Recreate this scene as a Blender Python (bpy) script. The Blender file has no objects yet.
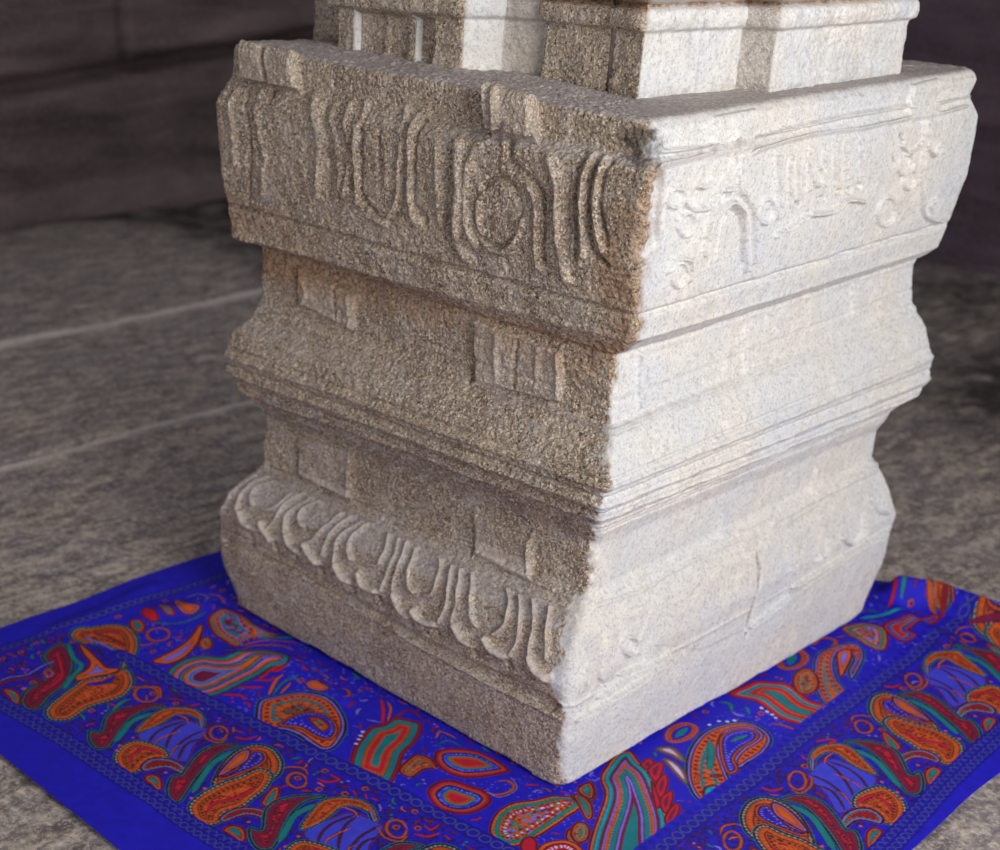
import bpy, math
import numpy as np
KNOTS=[[0.0009,0.4477,-0.5128,-0.017,-0.4629,-0.4988,0.0129,0.4618,0.4975],[0.1028,0.4512,-0.5212,0.0939,-0.4738,-0.5105,0.1238,0.4624,0.4982],[0.172,0.4482,-0.5225,0.1613,-0.474,-0.5107,0.1888,0.4605,0.4961],[0.2069,0.4497,-0.5244,0.2077,-0.4745,-0.5112,0.2286,0.4633,0.4992],[0.2849,0.4378,-0.5037,0.2515,-0.4601,-0.4957,0.2825,0.4463,0.4808],[0.3231,0.4155,-0.4641,0.3018,-0.4188,-0.4512,0.3269,0.428,0.4611],[0.3405,0.4092,-0.4487,0.3168,-0.4119,-0.4438,0.3497,0.4141,0.4462],[0.4194,0.4101,-0.4422,0.4084,-0.4072,-0.4387,0.406,0.4133,0.4453],[0.4332,0.4151,-0.4484,0.4186,-0.4084,-0.4401,0.4247,0.4228,0.4555],[0.4509,0.4229,-0.4589,0.4346,-0.4189,-0.4513,0.4494,0.43,0.4633],[0.4867,0.4472,-0.491,0.4643,-0.4449,-0.4793,0.4743,0.4583,0.4938],[0.5137,0.4581,-0.5047,0.4999,-0.4575,-0.4929,0.5067,0.4694,0.5058],[0.5464,0.4618,-0.503,0.5352,-0.4608,-0.4965,0.5521,0.468,0.5042],[0.5768,0.4518,-0.4856,0.5802,-0.451,-0.486,0.6119,0.4514,0.4864],[0.613,0.4323,-0.464,0.6076,-0.4263,-0.4593,0.6345,0.4366,0.4704],[0.625,0.4197,-0.4497,0.6402,-0.4132,-0.4452,0.6607,0.4239,0.4567],[0.7119,0.4102,-0.45,0.7166,-0.41,-0.4418,0.7277,0.4181,0.4505],[0.7252,0.4128,-0.4534,0.744,-0.4123,-0.4442,0.7388,0.4216,0.4542],[0.7602,0.4542,-0.4698,0.7576,-0.4471,-0.4817,0.7594,0.4425,0.4767],[0.7986,0.4587,-0.4783,0.8165,-0.4524,-0.4874,0.8029,0.4497,0.4845],[0.8682,0.4605,-0.4916,0.8707,-0.4576,-0.4931,0.8878,0.459,0.4945],[0.9425,0.4624,-0.4928,0.934,-0.4602,-0.4958,0.9479,0.4594,0.495],[0.9986,0.4647,-0.4913,0.9909,-0.4627,-0.4986,0.9899,0.4576,0.493],[1.0122,0.4479,-0.4711,1.0324,-0.4418,-0.476,1.0228,0.4429,0.4772],[1.0457,0.4465,-0.4759,1.0745,-0.44,-0.4741,1.0508,0.448,0.4827],[1.057,0.4368,-0.4736,1.0842,-0.4364,-0.4702,1.0636,0.4401,0.4741]]
RELIEF=[('L','r',14,-14,[(0.6107,21.984),(0.6131,20.909),(0.6105,19.767)]),('L','r',13,12,[(0.6306,21.91),(0.6391,20.571),(0.6361,19.847),(0.6537,19.388)]),('L','r',9,9,[(0.6939,24.748),(0.6837,23.097),(0.6917,22.169),(0.668,21.854),(0.6559,21.324),(0.6527,20.636),(0.6596,20.126),(0.6806,19.674)]),('L','r',9,9,[(0.7162,24.858),(0.7243,22.492),(0.7476,21.765),(0.7709,21.37),(0.7941,21.001),(0.8059,20.535),(0.8133,19.596)]),('L','r',5,-9,[(0.6858,24.398),(0.6908,22.314)]),('L','r',7,8,[(0.6836,20.899),(0.6817,20.443),(0.6947,19.921),(0.7263,19.701),(0.7618,19.978),(0.7731,20.467)]),('L','r',4,-8,[(0.7194,21.299),(0.6936,21.04),(0.6762,20.673),(0.6759,20.299),(0.6927,19.954),(0.7225,19.797),(0.7533,19.968),(0.7682,20.289),(0.7694,20.691),(0.7566,21.03),(0.7343,21.256),(0.7194,21.299)]),('L','r',7,-17,[(0.7243,23.226),(0.7402,21.865),(0.7612,21.513),(0.7915,21.257),(0.8086,20.883),(0.8193,19.713)]),('L','r',9,11,[(0.8171,21.909),(0.8391,21.4),(0.8471,20.524),(0.8615,19.839),(0.871,19.449)]),('L','r',10,-9,[(0.8523,21.49),(0.8595,20.73),(0.8657,20.068)]),('L','r',5,-15,[(0.8825,22.41),(0.8687,21.574),(0.8736,20.872),(0.8841,19.928)]),('L','r',5,-15,[(0.9091,22.376),(0.8952,21.561),(0.903,20.627),(0.9156,20.162),(0.9441,19.936)]),('L','r',5,-13,[(0.9314,22.381),(0.9198,21.686),(0.9221,20.963),(0.9397,20.385)]),('L','r',6,8,[(0.9007,22.542),(0.8871,21.623),(0.8907,20.893),(0.9013,20.042)]),('L','r',6,8,[(0.9235,22.488),(0.9135,21.586),(0.9186,20.76),(0.9338,20.23)]),('L','p',0,28,[(0.6907,25.05),(0.7855,25.05),(0.7877,22.535),(0.6962,22.535)]),('L','p',0,22,[(0.0421,25.05),(0.1951,25.05),(0.2131,22.91),(0.0547,23.008)]),('L','r',5,-14,[(0.1096,25.05),(0.1448,22.597)]),('L','r',6,-9,[(0.0702,22.816),(0.1016,21.329),(0.084,19.457)]),('L','r',7,7,[(0.0463,22.559),(0.0567,21.342),(0.0542,20.303)]),('L','r',9,6,[(0.1141,22.731),(0.1405,20.849),(0.1295,19.614)]),('L','r',9,8,[(0.2547,22.835),(0.294,21.623),(0.2892,19.989)]),('L','r',5,-6,[(0.2948,22.637),(0.3193,21.167),(0.3211,19.946)]),('L','r',5,5,[(0.3141,22.704),(0.3435,21.218),(0.3469,20.251)]),('L','r',6,9,[(0.3514,22.832),(0.3695,21.76),(0.3739,20.891),(0.3624,20.144)]),('L','r',6,9,[(0.3883,22.96),(0.3984,22.189),(0.3895,21.446),(0.3939,20.511),(0.3985,20.031)]),('L','r',5,-10,[(0.3993,22.607),(0.4013,21.595),(0.4009,20.377),(0.416,20.106),(0.4402,19.89)]),('L','r',5,-8,[(0.3714,22.232),(0.3736,21.272),(0.3777,20.308)]),('L','r',6,9,[(0.485,22.986),(0.5003,21.996),(0.4976,21.045),(0.496,20.326),(0.4754,19.859)]),('L','r',7,9,[(0.528,23.085),(0.5203,22.573),(0.5221,21.647),(0.5242,20.756),(0.53,20.195),(0.5458,19.833)]),('L','r',5,-12,[(0.5348,22.717),(0.5309,21.578),(0.5316,20.301),(0.5582,20.092),(0.5595,19.833)]),('L','r',5,-10,[(0.4964,22.467),(0.503,21.523),(0.5052,20.336),(0.4738,19.74)]),('L','r',7,6,[(0.4175,19.787),(0.452,19.691),(0.4715,19.638)]),('L','r',6,5,[(0.3666,19.926),(0.3526,19.618)]),('L','r',7,5,[(0.4633,21.451),(0.4666,20.488)]),('L','r',8,6,[(0.5841,21.687),(0.5907,20.512),(0.5984,19.865)]),('L','r',4,-6,[(0.4452,21.942),(0.4511,20.68),(0.4808,20.376)]),('L','p',0,9,[(0.1442,16.441),(0.3261,15.857),(0.3265,15.095),(0.1458,15.293)]),('L','p',0,9,[(0.6692,16.725),(0.8846,15.994),(0.8843,15.1),(0.6769,14.589)]),('L','p',0,9,[(0.1383,6.944),(0.3157,7.3),(0.3271,5.943),(0.1489,6.113)]),('L','p',0,9,[(0.6947,6.779),(0.8486,6.63),(0.8679,5.107),(0.7161,5.412)]),('L','r',4,-10,[(0.1318,15.966),(0.136,15.255)]),('L','r',4,-10,[(0.6662,16.244),(0.663,15.289),(0.6605,14.44)]),('L','r',4,-9,[(0.696,6.406),(0.6981,6.123),(0.7012,5.295)]),('L','r',3,-8,[(0.1332,6.553),(0.1394,6.068)]),('L','r',6,6,[(0.157,15.887),(0.1751,15.606),(0.1604,15.296)]),('L','r',5,-7,[(0.2628,15.947),(0.2696,15.229)]),('L','r',6,5,[(0.3083,15.766),(0.3173,15.172)]),('L','r',6,-6,[(0.2874,15.449),(0.289,15.119)]),('L','r',5,6,[(0.8801,16.415),(0.8801,15.261)]),('L','r',5,6,[(0.8448,6.756),(0.8563,5.536)]),('L','r',5,6,[(0.3145,6.909),(0.3235,6.058)]),('L','r',5,-6,[(0.7796,15.961),(0.7719,15.103)]),('L','r',8,5,[(0.7319,15.954),(0.7286,15.285)]),('L','r',6,5,[(0.8321,15.904),(0.8264,15.25)]),('L','r',4.2,10,[(0.0257,5.07),(0.0132,4.488),(0.0245,3.834),(0.0167,3.249)]),('L','r',4.2,10,[(0.0582,4.921),(0.045,4.43),(0.0582,3.886),(0.0699,3.447),(0.1066,3.178)]),('L','r',4.2,10,[(0.09,4.863),(0.0664,4.536),(0.0732,4.229),(0.1044,3.962)]),('L','r',4.2,10,[(0.1645,4.726),(0.1664,4.199),(0.1487,3.983),(0.1345,3.993)]),('L','r',4.2,10,[(0.193,4.866),(0.1773,4.337),(0.1879,3.9),(0.1678,3.171)]),('L','r',4.2,10,[(0.2248,4.859),(0.2062,4.28),(0.216,3.847),(0.2305,3.378),(0.2559,3.178)]),('L','r',4.2,10,[(0.2514,4.83),(0.2315,4.409),(0.2443,4.111),(0.2679,3.956)]),('L','r',4.2,10,[(0.3335,4.763),(0.3257,4.216),(0.3133,3.709),(0.2869,3.426)]),('L','r',4.2,10,[(0.3634,4.796),(0.3525,4.277),(0.3495,3.75),(0.3489,3.332)]),('L','r',4.2,10,[(0.3971,4.774),(0.3786,4.22),(0.3796,3.661),(0.395,3.206),(0.4261,3.047)]),('L','r',4.2,10,[(0.4148,4.748),(0.405,4.281),(0.4143,3.828),(0.4291,3.61)]),('L','r',4.2,10,[(0.4844,4.726),(0.5054,4.211),(0.5037,3.777),(0.4778,3.656)]),('L','r',4.2,10,[(0.516,4.704),(0.5334,4.177),(0.5313,3.58),(0.5251,3.138)]),('L','r',4.2,10,[(0.5392,4.713),(0.5554,4.043),(0.5521,3.418),(0.5655,3.084),(0.5952,2.814)]),('L','r',4.2,10,[(0.5709,4.624),(0.5852,4.06),(0.5945,3.617),(0.6084,3.489)]),('L','r',4.2,10,[(0.6408,4.598),(0.6596,4.043),(0.656,3.651),(0.6376,3.515)]),('L','r',4.2,10,[(0.6755,4.572),(0.695,3.922),(0.6967,3.472),(0.6869,3.068)]),('L','r',4.2,10,[(0.6991,4.593),(0.7199,3.85),(0.7189,3.272),(0.7394,3.03),(0.7677,2.984)]),('L','r',4.2,10,[(0.7282,4.609),(0.7507,3.976),(0.7587,3.575),(0.7746,3.405)]),('L','r',4.2,10,[(0.8215,4.573),(0.8414,4.106),(0.8406,3.69),(0.8194,3.394)]),('L','r',4.2,10,[(0.8537,4.519),(0.8724,3.93),(0.8734,3.472),(0.863,3.116)]),('L','r',4.2,10,[(0.8872,4.57),(0.9037,3.901),(0.9054,3.393),(0.9166,3.143),(0.9392,3.033)]),('L','r',4.2,10,[(0.9267,4.562),(0.9359,3.921),(0.9444,3.413)]),('L','r',8,15,[(0.0194,3.382),(0.0121,3.087)]),('L','r',8,15,[(0.0767,3.459),(0.1008,3.157),(0.1226,3.119)]),('L','r',8,15,[(0.1518,3.469),(0.1704,3.203),(0.1931,3.015)]),('L','r',8,15,[(0.2331,3.408),(0.254,3.144),(0.2751,3.078)]),('L','r',8,15,[(0.2913,3.392),(0.313,3.185),(0.3387,3.046)]),('L','r',8,15,[(0.3941,3.249),(0.4124,3.022),(0.4394,2.907)]),('L','r',8,15,[(0.4589,3.267),(0.4794,3.032),(0.5137,3.033)]),('L','r',8,15,[(0.5607,3.186),(0.579,2.89),(0.6066,2.689)]),('L','r',8,15,[(0.622,3.029),(0.6441,2.843),(0.6783,2.921)]),('L','r',8,15,[(0.7269,3.148),(0.7452,2.976),(0.7757,2.825)]),('L','r',8,15,[(0.8037,3.196),(0.8217,3.034),(0.8532,3.02)]),('L','r',8,15,[(0.9082,3.245),(0.9248,3.085),(0.9511,3.023)]),('L','r',6,-16,[(0.1218,2.832),(0.1313,2.562)]),('L','r',6,-16,[(0.2022,2.931),(0.2116,2.66)]),('L','r',6,-16,[(0.27,2.808),(0.2792,2.536)]),('L','r',6,-16,[(0.3483,2.834),(0.3573,2.561)]),('L','r',6,-16,[(0.4386,2.735),(0.4475,2.459)]),('L','r',6,-16,[(0.5166,2.861),(0.5254,2.584)]),('L','r',6,-16,[(0.6034,2.482),(0.612,2.202)]),('L','r',6,-16,[(0.6779,2.736),(0.6864,2.456)]),('L','r',6,-16,[(0.7754,2.686),(0.7837,2.402)]),('L','r',6,-16,[(0.8578,2.892),(0.866,2.608)]),('L','p',0,-9,[(-0.0037,2.327),(0.087,2.446),(0.2765,2.512),(0.4302,2.255),(0.6018,2.029),(0.7599,2.026),(0.9405,2.192),(0.9869,1.984),(0.9613,1.62),(0.5883,1.717),(0.2759,1.977),(-0.0037,1.753)]),('L','r',5,6,[(0.0268,2.199),(0.2893,2.145),(0.6136,1.701),(0.9845,1.604)]),('L','r',4,4,[(0.0265,5.167),(0.2826,4.886),(0.5412,4.813),(0.7985,4.692),(0.9866,4.647)]),('L','r',4,4,[(0.0105,6.031),(0.2544,6.074),(0.4861,5.844),(0.6955,5.693),(0.9204,5.228)]),('R','r',4,11.5,[(0.0192,23.198),(0.0877,23.064),(0.1542,23.024)]),('R','r',4,11.5,[(0.0186,22.16),(0.0852,22.23),(0.1455,22.407)]),('R','r',4,11.5,[(0.2614,22.981),(0.4156,23.146),(0.5607,23.25),(0.7533,23.163)]),('R','r',4,11.5,[(0.2528,22.122),(0.4088,22.436),(0.5876,22.351),(0.7396,22.453)]),('R','r',3,11.5,[(0.8549,22.93),(0.977,22.976)]),('R','r',3,11.5,[(0.8398,22.398),(0.9549,22.526)]),('R','p',0,7,[(0.1577,24.399),(0.2644,24.551),(0.2557,22.297),(0.1508,22.244)]),('R','p',0,7,[(0.7428,24.433),(0.843,24.614),(0.8398,22.343),(0.7371,22.296)]),('R','r',4,11.5,[(0.2112,23.602),(0.2018,21.7),(0.1834,21.427),(0.1765,21.236),(0.1624,20.893)]),('R','r',4,11.5,[(0.2275,23.556),(0.2272,21.284),(0.2493,20.936),(0.2751,20.605),(0.293,20.028),(0.305,19.467)]),('R','r',3,-11.5,[(0.2293,23.612),(0.2251,21.376)]),('R','r',4,13.8,[(0.1663,19.924),(0.1641,20.582),(0.1781,20.77),(0.2175,20.856),(0.2469,20.581),(0.2597,20.228),(0.2799,19.359)]),('R','r',4,-9.2,[(0.1955,19.941),(0.1962,20.442),(0.2231,20.649),(0.2494,20.396),(0.272,19.523)]),('R','r',4,9.2,[(0.1786,21.228),(0.2105,21.158)]),('R','r',4,11.5,[(0.0187,21.975),(0.0259,21.55),(0.0283,20.837),(0.0415,20.333),(-0.0003,20.054)]),('R','r',4,11.5,[(0.1544,21.788),(0.1563,21.533),(0.1387,21.393),(0.1178,21.461)]),('R','r',3,9.2,[(0.0914,21.118),(0.1146,20.899),(0.16,20.856)]),('R','r',3.2,6.8,[(0.0908,21.27),(0.0872,21.105),(0.0732,21.033),(0.0571,21.095),(0.0484,21.252),(0.0519,21.413),(0.0658,21.486),(0.0819,21.428),(0.0908,21.27)]),('R','r',3.2,6.8,[(0.129,20.627),(0.1254,20.472),(0.111,20.409),(0.0943,20.474),(0.0852,20.626),(0.0888,20.778),(0.103,20.842),(0.1197,20.78),(0.129,20.627)]),('R','r',3.2,6.8,[(0.3398,20.475),(0.3375,20.286),(0.3234,20.21),(0.3061,20.291),(0.2956,20.477),(0.2979,20.661),(0.3117,20.738),(0.329,20.662),(0.3398,20.475)]),('R','r',3.2,6.8,[(0.7431,19.701),(0.7454,19.478),(0.7274,19.391),(0.7,19.491),(0.6799,19.718),(0.6783,19.937),(0.696,20.028),(0.7222,19.927),(0.7431,19.701)]),('R','r',3.2,6.8,[(0.7642,20.784),(0.7615,20.594),(0.7441,20.515),(0.7223,20.594),(0.7089,20.78),(0.7116,20.965),(0.729,21.062),(0.7505,20.972),(0.7642,20.784)]),('R','r',3.2,6.8,[(0.1219,19.649),(0.1177,19.471),(0.104,19.401),(0.0891,19.482),(0.0819,19.663),(0.0863,19.839),(0.0996,19.908),(0.1143,19.83),(0.1219,19.649)]),('R','r',3.2,6.8,[(0.784,20.349),(0.7828,20.174),(0.7699,20.104),(0.7528,20.18),(0.7417,20.354),(0.7429,20.525),(0.7557,20.596),(0.7727,20.524),(0.784,20.349)]),('R','r',3.2,6.8,[(0.4697,20.979),(0.469,20.834),(0.46,20.771),(0.448,20.831),(0.44,20.973),(0.4408,21.166),(0.4498,21.252),(0.4618,21.174),(0.4697,20.979)]),('R','r',4,9.2,[(0.0742,19.788),(0.0922,19.99),(0.1278,19.865),(0.1318,19.484)]),('R','r',4,11.5,[(0.3186,21.911),(0.3447,20.809),(0.3481,20.293)]),('R','r',4,11.5,[(0.3545,19.898),(0.4016,19.965),(0.4411,20.144),(0.5186,20.072),(0.5605,20.266),(0.6168,20.078)]),('R','r',3,9.2,[(0.3598,21.611),(0.3818,20.525)]),('R','r',3,9.2,[(0.3824,21.624),(0.4037,20.57)]),('R','r',3,9.2,[(0.4131,21.854),(0.4349,20.731)]),('R','r',3,9.2,[(0.4571,21.715),(0.4763,20.745)]),('R','r',3,9.2,[(0.4871,21.899),(0.5108,20.705)]),('R','r',3,9.2,[(0.5211,21.9),(0.5435,20.762)]),('R','r',3,9.2,[(0.5699,21.962),(0.5942,20.765)]),('R','r',5,-13.8,[(0.4005,20.455),(0.4096,20.438)]),('R','r',5,-13.8,[(0.4751,20.421),(0.4847,20.402)]),('R','r',5,-13.8,[(0.5281,20.502),(0.5379,20.483)]),('R','r',5,-13.8,[(0.5906,20.524),(0.6008,20.505)]),('R','r',5,-13.8,[(0.4398,20.154),(0.4492,20.135)]),('R','r',5,-13.8,[(0.5598,20.488),(0.5697,20.469)]),('R','r',3,9.2,[(0.778,22.184),(0.8093,20.368)]),('R','r',3,9.2,[(0.7983,22.131),(0.8073,21.068)]),('R','r',3,11.5,[(0.7073,21.425),(0.7446,21.07),(0.7761,21.283)]),('R','r',3,11.5,[(0.8021,21.228),(0.8359,20.848),(0.8576,21.181)]),('R','r',3,11.5,[(0.8099,20.265),(0.8372,19.668),(0.8781,19.31),(0.9501,19.111)]),('R','r',3,-13.8,[(0.7029,21.79),(0.7179,21.523)]),('R','r',3,-13.8,[(0.6923,21.031),(0.7038,20.855)]),('R','r',3,9.2,[(0.8929,19.659),(0.8749,19.584),(0.8967,19.362)]),('R','r',4,9.2,[(0.0682,16.403),(0.0729,15.121)]),('R','r',4,6.9,[(0.3825,15.832),(0.3863,14.825)]),('R','r',3,6.9,[(0.7462,16.169),(0.757,15.192)]),('R','r',4.5,-16.1,[(0.5137,3.941),(0.5215,3.458),(0.5129,2.815),(0.5032,1.156)]),('R','p',0,2,[(0.2154,4.529),(0.3349,4.669),(0.5097,4.145),(0.508,2.992),(0.4914,1.416),(0.3531,1.585),(0.1704,3.307)]),('R','r',4,13.8,[(0.0226,1.563),(0.1371,1.584),(0.2629,1.784)]),('R','r',4,11.5,[(0.0723,1.879),(0.1761,1.906),(0.26,1.985)]),('R','r',4,13.8,[(0.4956,1.367),(0.627,1.713),(0.7939,1.88),(0.9871,1.965)]),('R','r',3,11.5,[(0.6383,1.989),(0.7913,2.138),(0.9799,2.378)]),('R','r',4,-11.5,[(0.634,1.822),(1.0,2.0)]),('R','r',3.5,11.5,[(0.1655,3.195),(0.1606,3.075),(0.1457,3.085),(0.1295,3.216),(0.1212,3.391),(0.1259,3.508),(0.1408,3.502),(0.1573,3.373),(0.1655,3.195)]),('R','r',4,11.5,[(0.1982,3.115),(0.1892,2.274),(0.1251,2.402)]),('R','r',4,-9.2,[(0.0743,3.287),(0.0755,2.632),(0.0952,1.922)]),('R','r',4,11.5,[(0.0359,3.318),(0.0381,2.614)]),('R','r',4,11.5,[(0.7919,3.183),(0.8321,2.627),(0.8687,3.029),(0.8777,3.638)]),('R','r',4,11.5,[(0.9123,3.985),(0.9305,3.448),(0.9596,3.22)]),('R','r',6,11.5,[(0.7052,2.826),(0.7139,2.916)]),('R','r',6,11.5,[(0.6328,3.109),(0.6381,2.817)]),('R','r',5,9.2,[(0.6135,3.739),(0.6238,3.031)]),('R','r',4,9.2,[(0.7472,3.367),(0.7387,2.799)]),('R','r',6,4.6,[(0.0374,4.822),(0.1791,4.601),(0.2541,4.796),(0.462,4.794)]),('R','r',6,4.6,[(0.5773,4.794),(0.7388,4.917),(0.978,4.989)]),('R','r',5,-4.6,[(0.5968,4.432),(0.7418,4.543)]),('R','r',3,9.2,[(0.7464,6.515),(0.7343,5.088)]),('R','r',3,6.9,[(0.4023,6.423),(0.407,5.203)])]
UNIT_A=[('p',[(-208,-984),(-245,-946),(-254,-914),(-239,-876),(-215,-849),(-209,-853),(-220,-876),(-214,-911),(-193,-948),(-170,-981),(-158,-1005),(-171,-1021),(-200,-1014),(-225,-994)],'burg'),('s',[(-202,-872),(-205,-900),(-200,-926),(-182,-955),(-165,-984)],7,'teal'),('p',[(-156,-940),(-158,-908),(-156,-870),(-143,-845),(-100,-837),(-84,-843),(-68,-884),(-37,-925),(-67,-940),(-104,-935),(-125,-945)],'lav'),('s',[(-141,-846),(-147,-886),(-140,-917),(-123,-942)],2.2,'brown'),('s',[(-135,-846),(-130,-876),(-108,-910),(-90,-928)],2.2,'brown'),('s',[(-94,-840),(-92,-883),(-70,-938)],2.2,'brown'),('s',[(-76,-864),(-77,-894),(-51,-931)],2.2,'brown'),('s',[(-120,-875),(-122,-917),(-114,-936)],1.6,'orange'),('s',[(-82,-900),(-83,-911),(-70,-934)],1.6,'orange'),('p',[(-168,-937),(-192,-896),(-204,-857),(-189,-828),(-163,-811),(-136,-812),(-107,-830),(-110,-838),(-131,-827),(-157,-830),(-171,-846),(-166,-872),(-161,-906)],'orng'),('s',[(-171,-846),(-148,-841),(-132,-848)],2,'orange'),('p',[(-125,-1015),(-142,-992),(-147,-963),(-131,-945),(-92,-931),(-66,-943),(-78,-966),(-75,-987),(-65,-1002),(-69,-1022),(-92,-1028)],'orng'),('s',[(-97,-1002),(-112,-982),(-112,-954),(-77,-942)],3.5,'red'),('s',[(-104,-991),(-109,-973),(-95,-967)],1.5,'orange'),('p',[(-74,-994),(-80,-969),(-64,-947),(-36,-938),(-4,-947),(4,-960),(-17,-957),(-42,-963),(-53,-984),(-58,-999)],'curl'),('p',[(-41,-1011),(-42,-996),(-25,-992),(-1,-1006),(2,-1016),(-19,-1013)],'tear'),('s',[(-58,-814),(-50,-825),(-48,-836),(-55,-843),(-66,-844),(-79,-838),(-88,-827),(-89,-816),(-83,-809),(-71,-808),(-58,-814)],3.2,'orange2'),('s',[(-44,-828),(-43,-846),(-67,-854),(-90,-845)],2.6,'orange2'),('s',[(-40,-813),(-21,-802),(-17,-782)],3.2,'red'),('d',[(-32,-974),(-134,-1026),(-149,-986),(-155,-953),(-140,-999)],5,'orange'),('s',[(-134,-820),(-105,-838)],2,'lav')]
UNIT_B=[('p',[(-13,-826),(-41,-848),(-43,-890),(-22,-936),(-10,-958),(-16,-974),(7,-1001),(33,-1014),(49,-1006),(36,-980),(16,-946),(-3,-904),(-16,-863),(-8,-830)],'burg'),('s',[(-6,-852),(-1,-893),(19,-934),(41,-971)],7,'teal'),('p',[(33,-919),(6,-872),(-4,-833),(4,-799),(33,-787),(70,-799),(96,-824),(106,-854),(106,-884),(106,-923),(98,-958),(63,-947)],'orng'),('p',[(65,-996),(54,-965),(53,-922),(61,-886),(65,-846),(92,-842),(115,-874),(122,-906),(128,-941),(120,-967),(135,-987),(131,-1004),(109,-1016),(86,-1010)],'orng'),('p',[(37,-914),(38,-876),(23,-838),(16,-818),(31,-806),(52,-819),(58,-845),(54,-881),(48,-910)],'pock'),('p',[(35,-914),(15,-875),(4,-839),(9,-821),(29,-840),(36,-870)],'orng2'),('s',[(98,-983),(88,-962),(102,-928),(104,-887)],4,'red'),('s',[(100,-976),(102,-953),(115,-930)],1.5,'orange'),('p',[(126,-980),(122,-956),(132,-936),(156,-922),(185,-925),(204,-937),(198,-944),(175,-937),(149,-946),(141,-967),(138,-983)],'curl'),('p',[(157,-999),(156,-982),(175,-977),(198,-991),(202,-1004),(182,-1001)],'tear'),('s',[(143,-812),(151,-823),(151,-834),(145,-841),(134,-842),(122,-836),(114,-825),(113,-813),(119,-806),(131,-805),(143,-812)],3.2,'orange2'),('s',[(91,-817),(97,-802),(114,-790),(132,-797)],2.6,'orange2'),('p',[(128,-862),(124,-873),(141,-909),(154,-907),(149,-884)],'tear'),('d',[(167,-958),(66,-1011),(53,-983),(47,-951),(45,-927)],5,'orange')]
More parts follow.
